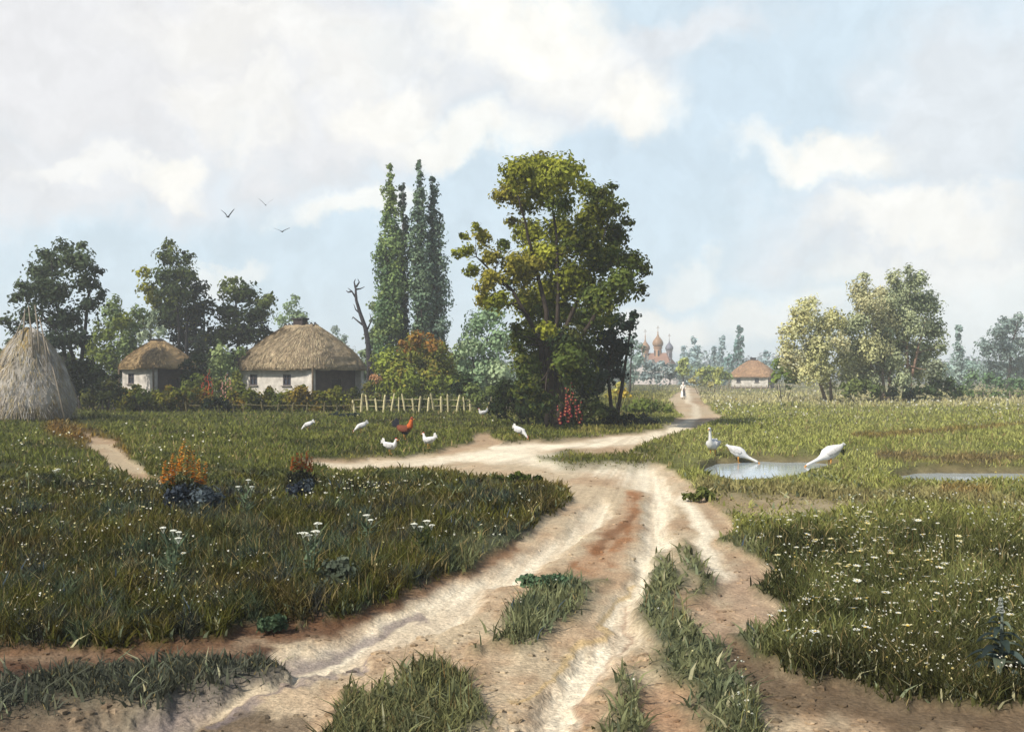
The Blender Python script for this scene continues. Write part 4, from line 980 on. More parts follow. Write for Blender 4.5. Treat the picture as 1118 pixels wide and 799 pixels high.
# ------------------------------------------------------------------ church
def church():
    d = 300; o = on_ground(719, d); root = empty('church', o, math.radians(-28), 'distant church with three onion domes and russet roof', 'church')
    M_cw = mat('church_wall', alb(200, 190, 185, .8), var=.1, scale=.5); M_cr = mat('church_roof', alb(148, 114, 98, .75), var=.15, scale=.6)
    M_dm = mat('church_dome', alb(162, 128, 98, .75), var=.12, scale=.7, rough=.5); M_dg = mat('grey_dome', alb(120, 120, 132, .75), var=.12, rough=.5); M_gold = mat('cross_metal', (.32, .28, .26), rough=.5, metal=.3)
    mb = MB(); L, W, h = 8.4, 5.2, 5.6
    mb.box((0, 0, h / 2), (L, W, h)); mb.box((-L / 2 - 1.2, 0, 2.4), (2.396, 4.4, 4.8)); mb.lathe([(2.2, 0), (2.2, 4.2), (.1, 5.2)], (L / 2, 0, 0), 16); mb.build('wall', M_cw, root)
    for (x_, z_) in [(x, 2.6) for x in (-3.2, -1.1, 1.1, 3.2)]:
        wm = MB(); wm.box((x_, -W / 2 - .02, z_), (.7, .1, 1.6)); wm.lathe([(.35, 0), (.35, .05)], (x_, -W / 2 - .02, z_ + .8), 10); wm.build('window', M_glass, root)
    dm = MB(); dm.box((-L / 2 - 2.42, 0, 1.3), (.1, 1.4, 2.6)); dm.build('door', mat('church_door', (.1, .05, .03)), root)
    rf = MB(); e = .35; zr = h + 3.4
    rf.add([(-L / 2 - e, -W / 2 - e, h), (L / 2 + e, -W / 2 - e, h), (L / 2 + e, W / 2 + e, h), (-L / 2 - e, W / 2 + e, h), (-L / 2 + .6, 0, zr), (L / 2 - 1.8, 0, zr)],
           [(0, 3, 2, 1), (0, 1, 5, 4), (1, 2, 5), (2, 3, 4, 5), (3, 0, 4)])
    roof = rf.build('roof', M_cr, root)
    def cupola(x_, y_, zb, s, m1, m2, spire):
        k = MB(); k.lathe([(s * .72, 0), (s * .72, 2.2 * s), (s * .88, 2.25 * s), (s * .88, 2.45 * s)], (x_, y_, zb), 14); dr_ = k.build('drum', m1, root)
        for q in range(6):
            w = q * PI / 3; wm = MB(); wm.box((x_ + math.cos(w) * s * .72, y_ + math.sin(w) * s * .72, zb + 1.3 * s), (.06, s * .3, s * 1.1), rot=w); wm.build('window', M_glass, dr_)
        z0 = zb + 2.45 * s
        k = MB(); k.lathe([(s * .7, 0), (s * .98, .35 * s), (s * 1.05, .75 * s), (s * .9, 1.2 * s), (s * .55, 1.65 * s), (s * .26, 2.0 * s), (s * .13, 2.4 * s), (s * .08, 2.4 * s + spire)], (x_, y_, z0), 16); dome = k.build('dome', m2, root, True)
        zc = z0 + 2.4 * s + spire; k = MB(); k.box((x_, y_, zc + .7), (.12, .12, 1.8)); k.box((x_, y_, zc + .95), (.9, .118, .14)); k.box((x_, y_, zc + 1.3), (.5, .117, .12)); k.build('cross', M_gold, dome)
    M_dr = mat('church_drum', alb(190, 150, 118, .75), var=.12)
    cupola(-.2, 0, 7.0, 1.5, M_dr, M_dm, .9)
    cupola(-3.8, -.6, 6.4, 1.3, M_dr, M_dm, 1.5)
    cupola(3.1, .3, 6.9, 1.1, mat('church_drum_grey', alb(150, 142, 146, .75)), M_dg, .6)
church()

# ------------------------------------------------------------------ birds on the ground
def loft(mb, pts, n=14, col=(1, 1, 1)):
    """pts: (x, z, halfwidth, halfheight); spine in the xz plane"""
    vs = []
    for i, (x, z, rw, rh) in enumerate(pts):
        a = pts[max(i - 1, 0)]; b = pts[min(i + 1, len(pts) - 1)]
        t = Vector((b[0] - a[0], 0, b[1] - a[1])).normalized(); nn = Vector((-t.z, 0, t.x))
        for k in range(n):
            w = 2 * PI * k / n; p = Vector((x, 0, z)) + Vector((0, 1, 0)) * math.cos(w) * rw + nn * math.sin(w) * rh; vs.append(p)
    m_ = len(pts)
    fs = [(i * n + k, i * n + (k + 1) % n, (i + 1) * n + (k + 1) % n, (i + 1) * n + k) for i in range(m_ - 1) for k in range(n)] + [tuple(range(n))[::-1], tuple((m_ - 1) * n + k for k in range(n))]
    mb.add(vs, fs, col)

def feather_fan(mb, root_p, dirs, w):
    for (dx, dy, dz) in dirs:
        p = Vector(root_p); d_ = Vector((dx, dy, dz)); side = d_.cross(Vector((0, 1, 0))).normalized() * w
        th = Vector((0, .006, 0)); m1 = p + d_ * .6 + Vector((0, 0, .02)); tip = p + d_ - Vector((0, 0, .25 * abs(dx)))
        V = [p - side * .5 + th, p + side * .5 + th, m1 + side + th, m1 - side + th, tip + th]
        V2 = [v - th * 2 for v in V]
        mb.add(V + V2, [(0, 1, 2, 3), (3, 2, 4), (6, 5, 8, 7), (7, 8, 9), (0, 5, 6, 1), (1, 6, 7, 2), (2, 7, 9, 4), (4, 9, 8, 3), (3, 8, 5, 0)])

def fowl(name, loc, rz, scale, spine, head_i, label, cat, mats, group=None, hip=(0, .16), beak=None, comb=True, tail=None, wing=None, goose=False, tilt=0):
    root = empty(name, loc, rz, label, cat, group, scale)
    mb = MB(); loft(mb, spine); body = mb.build('body', mats[0], root, True)
    hx, hz = spine[head_i][0], spine[head_i][1]; ex, ez = spine[-1][0], spine[-1][1]
    t = Vector((ex - spine[-3][0], 0, ez - spine[-3][1])).normalized(); up = Vector((-t.z, 0, t.x))
    bl = .09 if goose else .045; E = Vector((ex, 0, ez))
    b = MB(); b.tube([E - t * .02, E + t * bl * .5, E + t * bl], [.024 if goose else .016, .018 if goose else .01, .006 if goose else .002], 8); b.build('beak', M_beak, root, True)
    for s in (-1, 1):
        e = MB(); c = Vector((hx, s * spine[head_i][2] * .92, hz)) + up * .006; e.lathe([(.001, -.007), (.006, -.004), (.007, 0), (.006, .004), (.001, .007)], c, 8); e.build('eye', M_black, root, True)
        # wing: flattened shell on the flank
        w = MB(); wp = wing or [(-.17, .28, .012, .02), (-.12, .27, .022, .05), (-.02, .25, .03, .075), (.07, .25, .026, .06), (.11, .26, .01, .03)]
        loft(w, wp, 10); w.v = [(v[0], v[1] + s * (.15 if goose else .092), v[2]) for v in w.v]; w.build('wing', mats[1], root, True)
        lg = MB(); lx, lz = hip; ly = s * (.07 if goose else .045); r_ = .013 if goose else .008
        lg.tube([(lx, ly, lz + .05), (lx - .01, ly, lz * .6), (lx, ly, .015)], [r_ * 2.6, r_ * 1.2, r_], 7)
        for a in (-.5, 0, .5): lg.tube([(lx, ly, .014), (lx + math.cos(a) * .06 * (1.4 if goose else 1), ly + math.sin(a) * .06 * (1.4 if goose else 1), .006)], [r_ * .9, r_ * .4], 5)
        lg.tube([(lx, ly, .014), (lx - .03, ly, .006)], [r_ * .8, r_ * .3], 5)
        if goose: lg.add([(lx, ly, .008), (lx + .075, ly - .04, .006), (lx + .085, ly, .006), (lx + .075, ly + .04, .006), (lx, ly, .002), (lx + .075, ly - .04, .001), (lx + .085, ly, .001), (lx + .075, ly + .04, .001)], [(0, 1, 2, 3), (7, 6, 5, 4), (0, 4, 5, 1), (1, 5, 6, 2), (2, 6, 7, 3), (3, 7, 4, 0)])
        lg.build('leg', M_leg, root, True)
    if comb:
        cm = MB(); q = Vector((hx, 0, hz)) + up * (spine[head_i][3] * .8)
        for k in range(4):
            p = q + t * (k - 1.5) * .016; cm.tube([p, p + up * (.018 + .012 * (k in (1, 2)))], [.011, .003], 6)
        cm.build('comb', M_red, root, True)
        wt = MB(); p = Vector((ex, 0, ez)) - up * .01 - t * .015; wt.tube([p, p - up * .022, p - up * .034], [.006, .011, .004], 6); wt.build('wattle', M_red, root, True)
    if tail:
        tm = MB(); feather_fan(tm, tail[0], tail[1], tail[2]); tm.build('tail', mats[2], root)
    return root
HEN_UP = [(-.21, .31, .015, .02), (-.17, .30, .05, .06), (-.09, .26, .085, .09), (0, .235, .10, .105), (.08, .235, .09, .10), (.13, .275, .065, .07), (.155, .33, .045, .045), (.165, .38, .032, .034), (.18, .415, .03, .032), (.205, .42, .024, .024), (.222, .415, .012, .012)]
HEN_PECK = [(-.21, .36, .015, .02), (-.17, .34, .05, .06), (-.09, .29, .085, .09), (0, .25, .10, .10), (.08, .22, .09, .09), (.14, .18, .06, .06), (.19, .13, .042, .042), (.225, .09, .032, .034), (.25, .06, .03, .03), (.268, .038, .022, .022), (.28, .022, .01, .01)]
HT = ((-.17, 0, .31), [(-.10, .02, .14), (-.12, -.02, .11), (-.13, .01, .08), (-.07, 0, .17), (-.13, -.01, .04)], .035)
HW = [M_white, M_wing, M_white]
def hen(px, py, rz, s, label, up=True):
    g = ground_at(px, py); fowl('hen', g, rz, s, HEN_UP if up else HEN_PECK, 8 if up else 8, label, 'hen', HW, 'white hens and a rooster in the yard', tail=HT)
hen(336, 474, math.radians(172), 1.0, 'white hen pecking in the grass, farthest left of the flock', False)
hen(394, 476, math.radians(-160), 1.05, 'plump white hen standing left of the rooster', False)
hen(426, 501, math.radians(-20), 1.0, 'white hen with raised tail and neck, nearest the camera')
hen(468, 495, math.radians(150), 1.05, 'white hen on the bare ground right of the rooster')
hen(568, 483, math.radians(-35), 1.15, 'white hen at the edge of the road near the big tree', False)
hen(527, 459, math.radians(200), 1.1, 'small distant white hen on the path by the fence')
g = ground_at(442, 484)
RS = [(-.21, .33, .02, .03), (-.16, .31, .06, .07), (-.08, .27, .09, .095), (0, .26, .10, .105), (.08, .28, .09, .10), (.13, .34, .07, .075), (.155, .41, .055, .055), (.165, .47, .04, .042), (.18, .515, .033, .035), (.205, .52, .026, .026), (.225, .515, .012, .012)]
rooster = fowl('rooster', g, math.radians(-12), 1.35, RS, 8, 'russet rooster with a black tail and orange-red neck', 'rooster', [M_brown, M_brown, M_black], None, comb=True,
               tail=((-.16, 0, .33), [(-.12, .02, .22), (-.17, -.02, .19), (-.21, .01, .14), (-.08, 0, .24), (-.22, -.01, .07), (-.2, .02, .02), (-.15, .0, .12)], .05))
nk = MB(); loft(nk, [(.10, .30, .085, .085), (.135, .345, .075, .08), (.158, .41, .06, .06), (.168, .47, .045, .047), (.178, .505, .036, .038)], 14); nk.build('hackle', M_orange, rooster, True)
bl_ = MB(); loft(bl_, [(-.06, .20, .07, .06), (0, .17, .085, .06), (.06, .19, .07, .06)], 12); bl_.build('dark_belly', M_black, rooster, True)

G_UP = [(-.42, .43, .02, .015), (-.34, .40, .08, .05), (-.2, .36, .155, .15), (-.02, .34, .18, .185), (.13, .36, .15, .16), (.21, .40, .09, .10), (.25, .50, .055, .06), (.265, .62, .042, .045), (.27, .73, .04, .042), (.285, .80, .045, .045), (.32, .83, .044, .042), (.36, .825, .034, .03), (.385, .815, .022, .02)]
G_DOWN = [(-.45, .66, .02, .02), (-.36, .60, .08, .06), (-.22, .50, .16, .155), (-.04, .42, .19, .20), (.12, .35, .16, .165), (.22, .28, .09, .09), (.33, .22, .055, .055), (.45, .165, .043, .043), (.55, .12, .04, .04), (.61, .09, .045, .042), (.65, .07, .04, .036), (.68, .05, .026, .024)]
GW = [(-.36, .40, .012, .02), (-.24, .38, .03, .07), (-.06, .36, .045, .10), (.08, .36, .04, .08), (.14, .37, .01, .03)]
GW2 = [(-.36, .60, .012, .02), (-.26, .54, .03, .07), (-.08, .45, .045, .10), (.06, .39, .04, .08), (.12, .37, .01, .03)]
def goose(px, py, rz, s, down, label):
    g = ground_at(px, py); g.z = max(g.z, -.04)
    fowl('goose', g, rz, s, G_DOWN if down else G_UP, 10, label, 'goose', HW, 'geese at the puddle', hip=(-.02, .2), comb=False, goose=True, wing=GW2 if down else GW,
         tail=((-.38, 0, .61) if down else (-.36, 0, .41), [(-.12, .03, .07), (-.13, -.03, .06), (-.14, 0, .05)], .04))
goose(778, 503, math.radians(243), .9, False, 'white goose standing upright with a straight neck, leftmost at the puddle')
goose(807, 504, math.radians(-18), .74, True, 'white goose bending right over the left end of the puddle')
goose(905, 508, math.radians(188), .9, True, 'large white goose stretching left to drink at the right end of the puddle')

# birds in the sky
def flying(px, py, d, s, rz, label, flap):
    root = empty('flying_bird', at(px, py, d), rz, label, 'bird', 'dark birds in the sky', s)
    b = MB(); loft(b, [(-.26, .0, .05, .008), (-.16, 0, .03, .02), (-.06, 0, .045, .045), (.06, 0, .045, .045), (.13, .01, .03, .03), (.18, .015, .022, .022), (.22, .01, .006, .006)], 10); b.build('body', M_black, root, True)
    for sg in (-1, 1):
        w = MB(); z1 = flap * .3; z2 = flap * .3 - .02 + flap * .25
        V = [(.06, sg * .03, .02), (-.08, sg * .03, .02), (-.07, sg * .3, z1), (.07, sg * .3, z1 + .01), (-.10, sg * .62, z2), (-.03, sg * .62, z2)]
        V2 = [(x, y, z - .012) for x, y, z in V]
        w.add(V + V2, [(0, 1, 2, 3), (3, 2, 4, 5), (9, 8, 7, 6), (11, 10, 8, 9), (0, 3, 9, 6), (3, 5, 11, 9), (5, 4, 10, 11), (4, 2, 8, 10), (2, 1, 7, 8), (1, 0, 6, 7)])
        w.build('wing', M_black, root)
flying(249, 237, 62, .75, math.radians(70), 'dark bird flying leftmost of the three in the sky', 1.1)
flying(290, 224, 70, .75, math.radians(110), 'highest and smallest dark bird in the sky', 1.0)
flying(308, 253, 66, .85, math.radians(80), 'lowest dark bird, right of the other two', .5)

# ------------------------------------------------------------------ woman on the far road
def skin_obj(name, joints, edges, m, parent, sub=2, root_i=0):
    me = bpy.data.meshes.new(name); me.from_pydata([j[0] for j in joints], edges, []); me.update()
    ob = link(name, me, m, parent); md = ob.modifiers.new('Skin', 'SKIN'); md.use_smooth_shade = True
    for i, j in enumerate(joints):
        rr = j[1] if hasattr(j[1], '__len__') else (j[1], j[1])
        me.skin_vertices[0].data[i].radius = rr; me.skin_vertices[0].data[i].use_root = (i == root_i)
    sm = ob.modifiers.new('Sub', 'SUBSURF'); sm.levels = sub; sm.render_levels = sub
    return ob
def woman():
    g = ground_at(746, 436); root = empty('person', g, math.radians(10), 'woman in white blouse, long white skirt and headscarf walking on the far road', 'person')
    Ms = mat('skin', (.45, .27, .19), var=.05); Mc = mat('white_linen', (.75, .73, .68), var=.08, scale=8); Ma = mat('grey_apron', alb(96, 92, 92), var=.15); Mh = mat('headscarf', (.7, .66, .6), var=.08)
    J = [((0, 0, .92), (.13, .1)), ((0, 0, 1.12), (.11, .085)), ((0, 0, 1.32), (.15, .095)), ((0, 0, 1.42), (.06, .055)), ((0, -.01, 1.47), (.05, .05)), ((0, -.015, 1.55), (.075, .085)), ((0, -.01, 1.61), (.065, .075))]
    E = [(0, 1), (1, 2), (2, 3), (3, 4), (4, 5), (5, 6)]
    for s in (-1, 1):
        b = len(J); J += [((s * .09, 0, .86), .085), ((s * .10, -.03 * s, .48), .055), ((s * .10, .02, .1), .038), ((s * .11, -.1, .04), .032)]; E += [(0, b), (b, b + 1), (b + 1, b + 2), (b + 2, b + 3)]
        b = len(J); J += [((s * .17, 0, 1.36), .05), ((s * .24, .02, 1.1), .038), ((s * .2, -.12, .93), .026), ((s * .19, -.16, .88), (.03, .018))]; E += [(2, b), (b, b + 1), (b + 1, b + 2), (b + 2, b + 3)]
        h = b + 3
        for k in range(4):
            q = len(J); x = s * (.165 + .015 * k); ln = (.055, .065, .06, .048)[k]
            J += [((x, -.19, .87), .009), ((x, -.19 - ln * .6, .85), .008), ((x, -.18 - ln * .7, .82), .006)]; E += [(h, q), (q, q + 1), (q + 1, q + 2)]
        q = len(J); J += [((s * .15, -.165, .875), .01), ((s * .135, -.2, .86), .008)]; E += [(h, q), (q, q + 1)]
    skin_obj('body', J, E, Ms, root)
    mb = MB(); mb.tube([(0, -.095, 1.56), (0, -.12, 1.54), (0, -.1, 1.52)], [.012, .016, .01], 6); mb.build('nose', Ms, root, True)
    for s in (-1, 1): mb = MB(); mb.lathe([(.002, -.006), (.009, 0), (.002, .006)], (s * .03, -.092, 1.57), 8); mb.build('eye', M_black, root)
    mb = MB(); mb.lathe([(.105, .18), (.2, .7), (.24, .98), (.155, 1.1), (.17, 1.3), (.14, 1.42), (.07, 1.45)], (0, 0, 0), 20, sy=.75)
    mb = MB(); mb.lathe([(.30, .12), (.285, .3), (.24, .6), (.18, .9), (.14, 1.02)], (0, 0, 0), 24, sy=.8, jit=.03); mb.build('skirt', Mc, root, True)
    skin_obj('blouse', [((0, 0, 1.0), (.15, .12)), ((0, 0, 1.14), (.13, .105)), ((0, 0, 1.33), (.17, .115)), ((-.18, 0, 1.37), .07), ((-.25, .02, 1.12), .06), ((-.23, -.06, 1.0), .045), ((.18, 0, 1.37), .07), ((.25, .02, 1.12), .06), ((.23, -.06, 1.0), .045), ((0, 0, 1.42), (.07, .065))],
             [(0, 1), (1, 2), (2, 3), (3, 4), (4, 5), (2, 6), (6, 7), (7, 8), (2, 9)], Mc, root)
    mb = MB(); V = []
    for i, (z, w, y) in enumerate(((1.03, .08, -.14), (.8, .1, -.185), (.5, .11, -.225), (.3, .11, -.26))): V += [(-w, y + .02, z), (0, y - .012, z), (w, y + .02, z)]
    V += [(x, y - .008, z) for x, y, z in V[:]]
    fs = []
    for i in range(3):
        for k in range(2): a = i * 3 + k; fs += [(a, a + 3, a + 4, a + 1), (a + 12, a + 13, a + 16, a + 15)]
    mb.add(V, fs); mb.build('apron', Ma, root)
    mb = MB(); mb.lathe([(.07, 1.44), (.105, 1.5), (.11, 1.58), (.095, 1.65), (.05, 1.7), (.005, 1.712)], (0, .02, 0), 16, sy=1.0); mb.build('headscarf', Mh, root, True)
    for s in (-1, 1): mb = MB(); mb.tube([(s * .11, .04, .05), (s * .11, -.06, .045), (s * .11, -.14, .03)], [.04, .04, .03], 8); mb.build('shoe', M_black, root, True)
woman()

# ------------------------------------------------------------------ flowers
def blossom_mesh(name, rad, n, col_i=0, cup=.2):
    mb = MB()
    for k in range(n):
        w = 2 * PI * k / n; u = Vector((math.cos(w), math.sin(w), cup)); v = Vector((-math.sin(w), math.cos(w), 0)) * rad * 1.9 / n
        mb.add([u * rad * .15, u * rad * .6 - v, u * rad + Vector((0, 0, .0)), u * rad * .6 + v], [(0, 1, 2, 3)], (1, 1, 1), 0)
    mb.lathe([(rad * .24, 0), (rad * .2, rad * .12), (rad * .02, rad * .16)], (0, 0, 0), 8, mi=1)
    return mb.mesh(name)
daisy = blossom_mesh('flower_head', 1.0, 9)
for m in (M_petal, M_yel): daisy.materials.append(m)
daisy_y = blossom_mesh('flower_head', 1.0, 7); daisy_y.materials.append(mat('cream_petal', (.66, .6, .34), var=.05, trans=.25)); daisy_y.materials.append(M_yel)
stm = MB(); stm.tube([(0, 0, -.05), (.01, 0, .5), (0, 0, 1)], [.018, .014, .01], 5, alb(96, 108, 60))
for s in (-1, 1): stm.strip((0, 0, .2), (s * .16, .05, .22), (0, .03, 0), (0, 0, 1), alb(90, 106, 56))
stem_me = stm.mesh('daisy'); stem_me.materials.append(M_stem)
def daisies(n, seed, region, label, group, hs, rs, me=None):
    r = random.Random(seed); c = 0; tries = 0
    while c < n and tries < 6000:
        tries += 1
        px, py = region(r); d = dist_of(py); x = (px - CX) / F * d
        L = layout(np.array([x]), np.array([d]))
        if L[0][0] > .2 or L[1][0] > .1: continue
        z = float(H_full(np.array([x]), np.array([d]), L)[0]); h = r.uniform(*hs)
        so = bpy.data.objects.new('daisy', stem_me); COL.objects.link(so); so.location = (x, d, z); so.scale = (.5, .5, h); so.rotation_euler = (0, 0, r.uniform(0, 6.28))
        tag(so, label, 'flower', group)
        me_ = me or (daisy if r.random() < .72 else daisy_y)
        k = r.uniform(*rs); fh = bpy.data.objects.new('flower_head', me_); COL.objects.link(fh); fh.parent = so; fh.location = (0, 0, 1.0)
        fh.scale = (k / .5, k / .5, k / h); fh.rotation_euler = (r.uniform(-.1, .9), r.uniform(-.5, .5), r.uniform(-.5, .5))
        c += 1
def reg_r(r):
    if r.random() < .6: return (r.gauss(940, 55), 580 + abs(r.gauss(0, 48)))
    return (r.uniform(850, 1110), r.uniform(578, 735))
daisies(185, 1, reg_r, 'white daisy in the flowery growth right of the track', 'daisies right of the track', (.08, .2), (.018, .055))
daisies(60, 2, lambda r: (r.uniform(-5, 175), r.uniform(498, 600)), 'small white flower in the dark weeds at the left edge', 'small white flowers at the left edge', (.1, .26), (.018, .042))
daisies(26, 3, lambda r: (r.gauss(395, 40), r.gauss(548, 5)), 'small white flower in the pale band left of the track fork', 'small white flowers near the track fork', (.1, .26), (.018, .042))
daisies(16, 4, lambda r: (r.uniform(180, 560), r.uniform(555, 640)), 'white flower scattered in the dark growth left of the track', 'white flowers in the dark growth', (.1, .26), (.018, .042))

def umbel(px, py, h, heads, label, s=1.0, seed=0, sage=True):
    r = random.Random(seed); g = ground_at(px, py); root = empty('white_umbel_plant', g, 0, label, 'plant', 'white-flowered umbel plants in the dark growth')
    sc_ = alb(122, 140, 108) if sage else alb(88, 100, 60)
    lm = MB()
    for k in range(46):
        w = r.uniform(0, 6.28); z = r.uniform(0, h * .75); dd = Vector((math.cos(w), math.sin(w), r.uniform(-.1, .9))) * r.uniform(.08, .2); lm.strip((r.uniform(-.06, .06), r.uniform(-.06, .06), z), dd, Vector((-math.sin(w), math.cos(w), 0)) * .016, (0, 0, 1), tuple(np.array(sc_) * r.uniform(.5, 1.25)), 0, .01)
    lm.build('leaves', M_leaf, root)
    for (dx, dz, rr) in heads:
        tip = Vector((dx, r.uniform(-.1, .1), h * dz)); st = MB(); st.tube([(dx * .15, 0, -.03), (dx * .4, 0, h * dz * .5), tip], [.008, .006, .004], 5, sc_); so = st.build('stem', M_stem, root)
        hd = MB()
        for q in range(26):
            a = r.uniform(0, 6.28); rad = rr * r.random() ** .5; c = tip + Vector((math.cos(a) * rad, math.sin(a) * rad, .03 - rad * .25)); hd.lathe([(.001, 0), (.011, .004), (.001, .012)], c, 5)
            if q % 4 == 0: hd.tube([tip - Vector((0, 0, .03)), c], .002, 3)
        hd.build('flower_head', M_petal, root)
umbel(340, 652, .62, [(-.08, .86, .055), (.05, .88, .05), (.06, 1.0, .045), (-.02, .8, .03)], 'tall umbel plant with three large white heads in the middle of the dark growth', seed=1)
umbel(188, 652, .58, [(-.06, 1.0, .03), (.02, .93, .03), (.05, .88, .03), (.08, .8, .03)], 'sage umbel plant with small white heads left of the middle', seed=2)
umbel(400, 612, .42, [(0, 1.0, .045), (.07, .9, .035)], 'umbel plant with a white double head right of the tallest one', seed=3)
umbel(462, 625, .45, [(-.1, .95, .035), (-.03, .85, .03), (.04, 1.0, .04), (.1, .9, .035)], 'wide umbel plant with four white heads nearest the track', seed=4, sage=False)
umbel(268, 580, .6, [(-.08, .85, .04), (.05, 1.0, .035), (.08, .82, .035)], 'grey-green umbel plant right of the blue bush', seed=5)
umbel(62, 540, .35, [(-.06, .9, .045), (.06, 1.0, .04)], 'umbel plant low in the weeds at far left', seed=6, sage=False)

def spike_plant(px, py, spikes, label, cols, leafc, seed, h0=.5, bushw=.3):
    r = random.Random(seed); g = ground_at(px, py); root = empty('flower_spike_plant', g, 0, label, 'plant'); fm = MB()
    for k in range(420):
        w = r.uniform(0, 6.28); rad = bushw * r.random() ** .5; z = r.uniform(0, .42) * (1 - .4 * rad / bushw) * h0 * 1.7
        dd = Vector((math.cos(w) * .5, math.sin(w) * .5, r.uniform(0, 1))) * r.uniform(.06, .14)
        fm.strip((math.cos(w) * rad, math.sin(w) * rad * .6, z), dd, Vector((-math.sin(w), math.cos(w), 0)) * .018, (0, 0, 1), tuple(np.array(leafc[r.randrange(len(leafc))]) * r.uniform(.6, 1.3)), 0, .01)
    fm.build('foliage', M_leaf, root)
    for (dx, hh, ln) in spikes:
        sm = MB(); top = Vector((dx + ln, r.uniform(-.1, .1), hh)); sm.tube([(dx * .5, 0, 0), (dx, 0, hh * .6), top], [.008, .007, .004], 5, alb(90, 96, 50)); so = sm.build('stem', M_stem, root)
        bm_ = MB()
        for q in range(60):
            t = q / 59; p = Vector((dx, 0, hh * .52)).lerp(top, t); a = r.uniform(0, 6.28); s_ = .052 * (1 - .6 * t)
            u = Vector((math.cos(a), math.sin(a), .3)); v = Vector((-math.sin(a), math.cos(a), 0)) * s_ * .7
            c = tuple(np.array(cols[r.randrange(len(cols))]) * r.uniform(.75, 1.2)); bm_.add([p, p + u * s_ - v, p + u * s_ * 1.6, p + u * s_ + v], [(0, 1, 2, 3)], c)
        bm_.build('flower_spike', M_flow, root)
OC = [alb(228, 160, 60, .85), alb(206, 122, 40, .85), alb(240, 190, 96, .85)]
spike_plant(200, 566, [(-.33, .78, .02), (-.24, .9, .06), (-.14, 1.05, .1), (-.04, 1.15, .08), (.06, 1.02, .02), (.14, .95, .02), (.24, .82, .03), (-.18, .74, .0), (.32, .76, .03)], 'tall plant with golden orange flower spikes by the side path', OC, [alb(60, 66, 36), alb(84, 80, 36)], 1, h0=.75)
spike_plant(329, 540, [(-.16, .62, 0), (-.08, .7, .01), (0, .68, .02), (.09, .72, .01), (.16, .6, .03)], 'smaller plant with rusty orange flower spikes near the yard', [alb(196, 108, 56, .8), alb(174, 84, 40, .8)], [alb(50, 56, 56), alb(70, 74, 56)], 2, h0=.5)
bush([(196, 544, 13), (212, 539, 13), (224, 546, 13), (204, 554, 12), (234, 550, 10), (188, 553, 9)], 16.9, [alb(60, 66, 80), alb(48, 54, 64), alb(84, 92, 104), alb(60, 70, 50)], 'dark blue-violet bush in front of the golden orange flower spikes', seed=140, leaf_px=3.6, tr=.012)
bush([(322, 534, 8), (335, 532, 8), (329, 538, 8)], 18.9, [alb(52, 58, 72), alb(72, 80, 92)], 'small dark bluish bush under the rusty orange flowers', seed=141, leaf_px=3.4, tr=.01)
bush([(762, 541, 8), (752, 545, 7), (775, 544, 8), (768, 536, 5)], 18.9, [alb(84, 92, 50), alb(104, 108, 62)], 'small dull green plant at the right edge of the road', seed=142, leaf_px=3.4, tr=.01, name='low_plant', cat='plant')
bush([(544, 527, 5), (556, 524, 6), (572, 525, 7), (588, 529, 6), (566, 519, 4)], 21.6, [alb(60, 70, 34), alb(86, 94, 46)], 'low weedy bush where the grass meets the road fork', seed=143, leaf_px=3.2, tr=.01, name='low_plant', cat='plant')
bush([(905, 505, 5), (918, 504, 4), (896, 506, 3)], 29.2, [alb(46, 52, 34), alb(90, 88, 52)], 'dark tuft of weeds behind the drinking goose', seed=144, leaf_px=2.8, tr=.01, name='low_plant', cat='plant')
bush([(300, 686, 9), (291, 694, 9), (309, 695, 8), (302, 676, 5)], 9.2, [alb(92, 112, 92), alb(76, 92, 72)], 'small grey-green tuft on the bare earth bank at lower left', seed=145, leaf_px=4.5, tr=.008, name='low_plant', cat='plant')
bush([(600, 660, 10), (588, 672, 11), (614, 650, 9), (576, 686, 10), (600, 682, 8)], 10.9, [alb(98, 120, 96), alb(76, 98, 78)], 'grey-green feathery plant on the strip between the wheel tracks', seed=146, leaf_px=4.2, tr=.01, name='low_plant', cat='plant', vstretch=1.4)
bush([(368, 640, 13), (360, 624, 10), (378, 628, 11), (372, 612, 8), (384, 646, 9), (354, 648, 9)], 10.4, [alb(96, 102, 96), alb(76, 82, 72), alb(118, 124, 112)], 'blue-green leafy weed standing in the dark growth', seed=147, leaf_px=4.6, tr=.012, name='leafy_weed', cat='plant', vstretch=1.4)

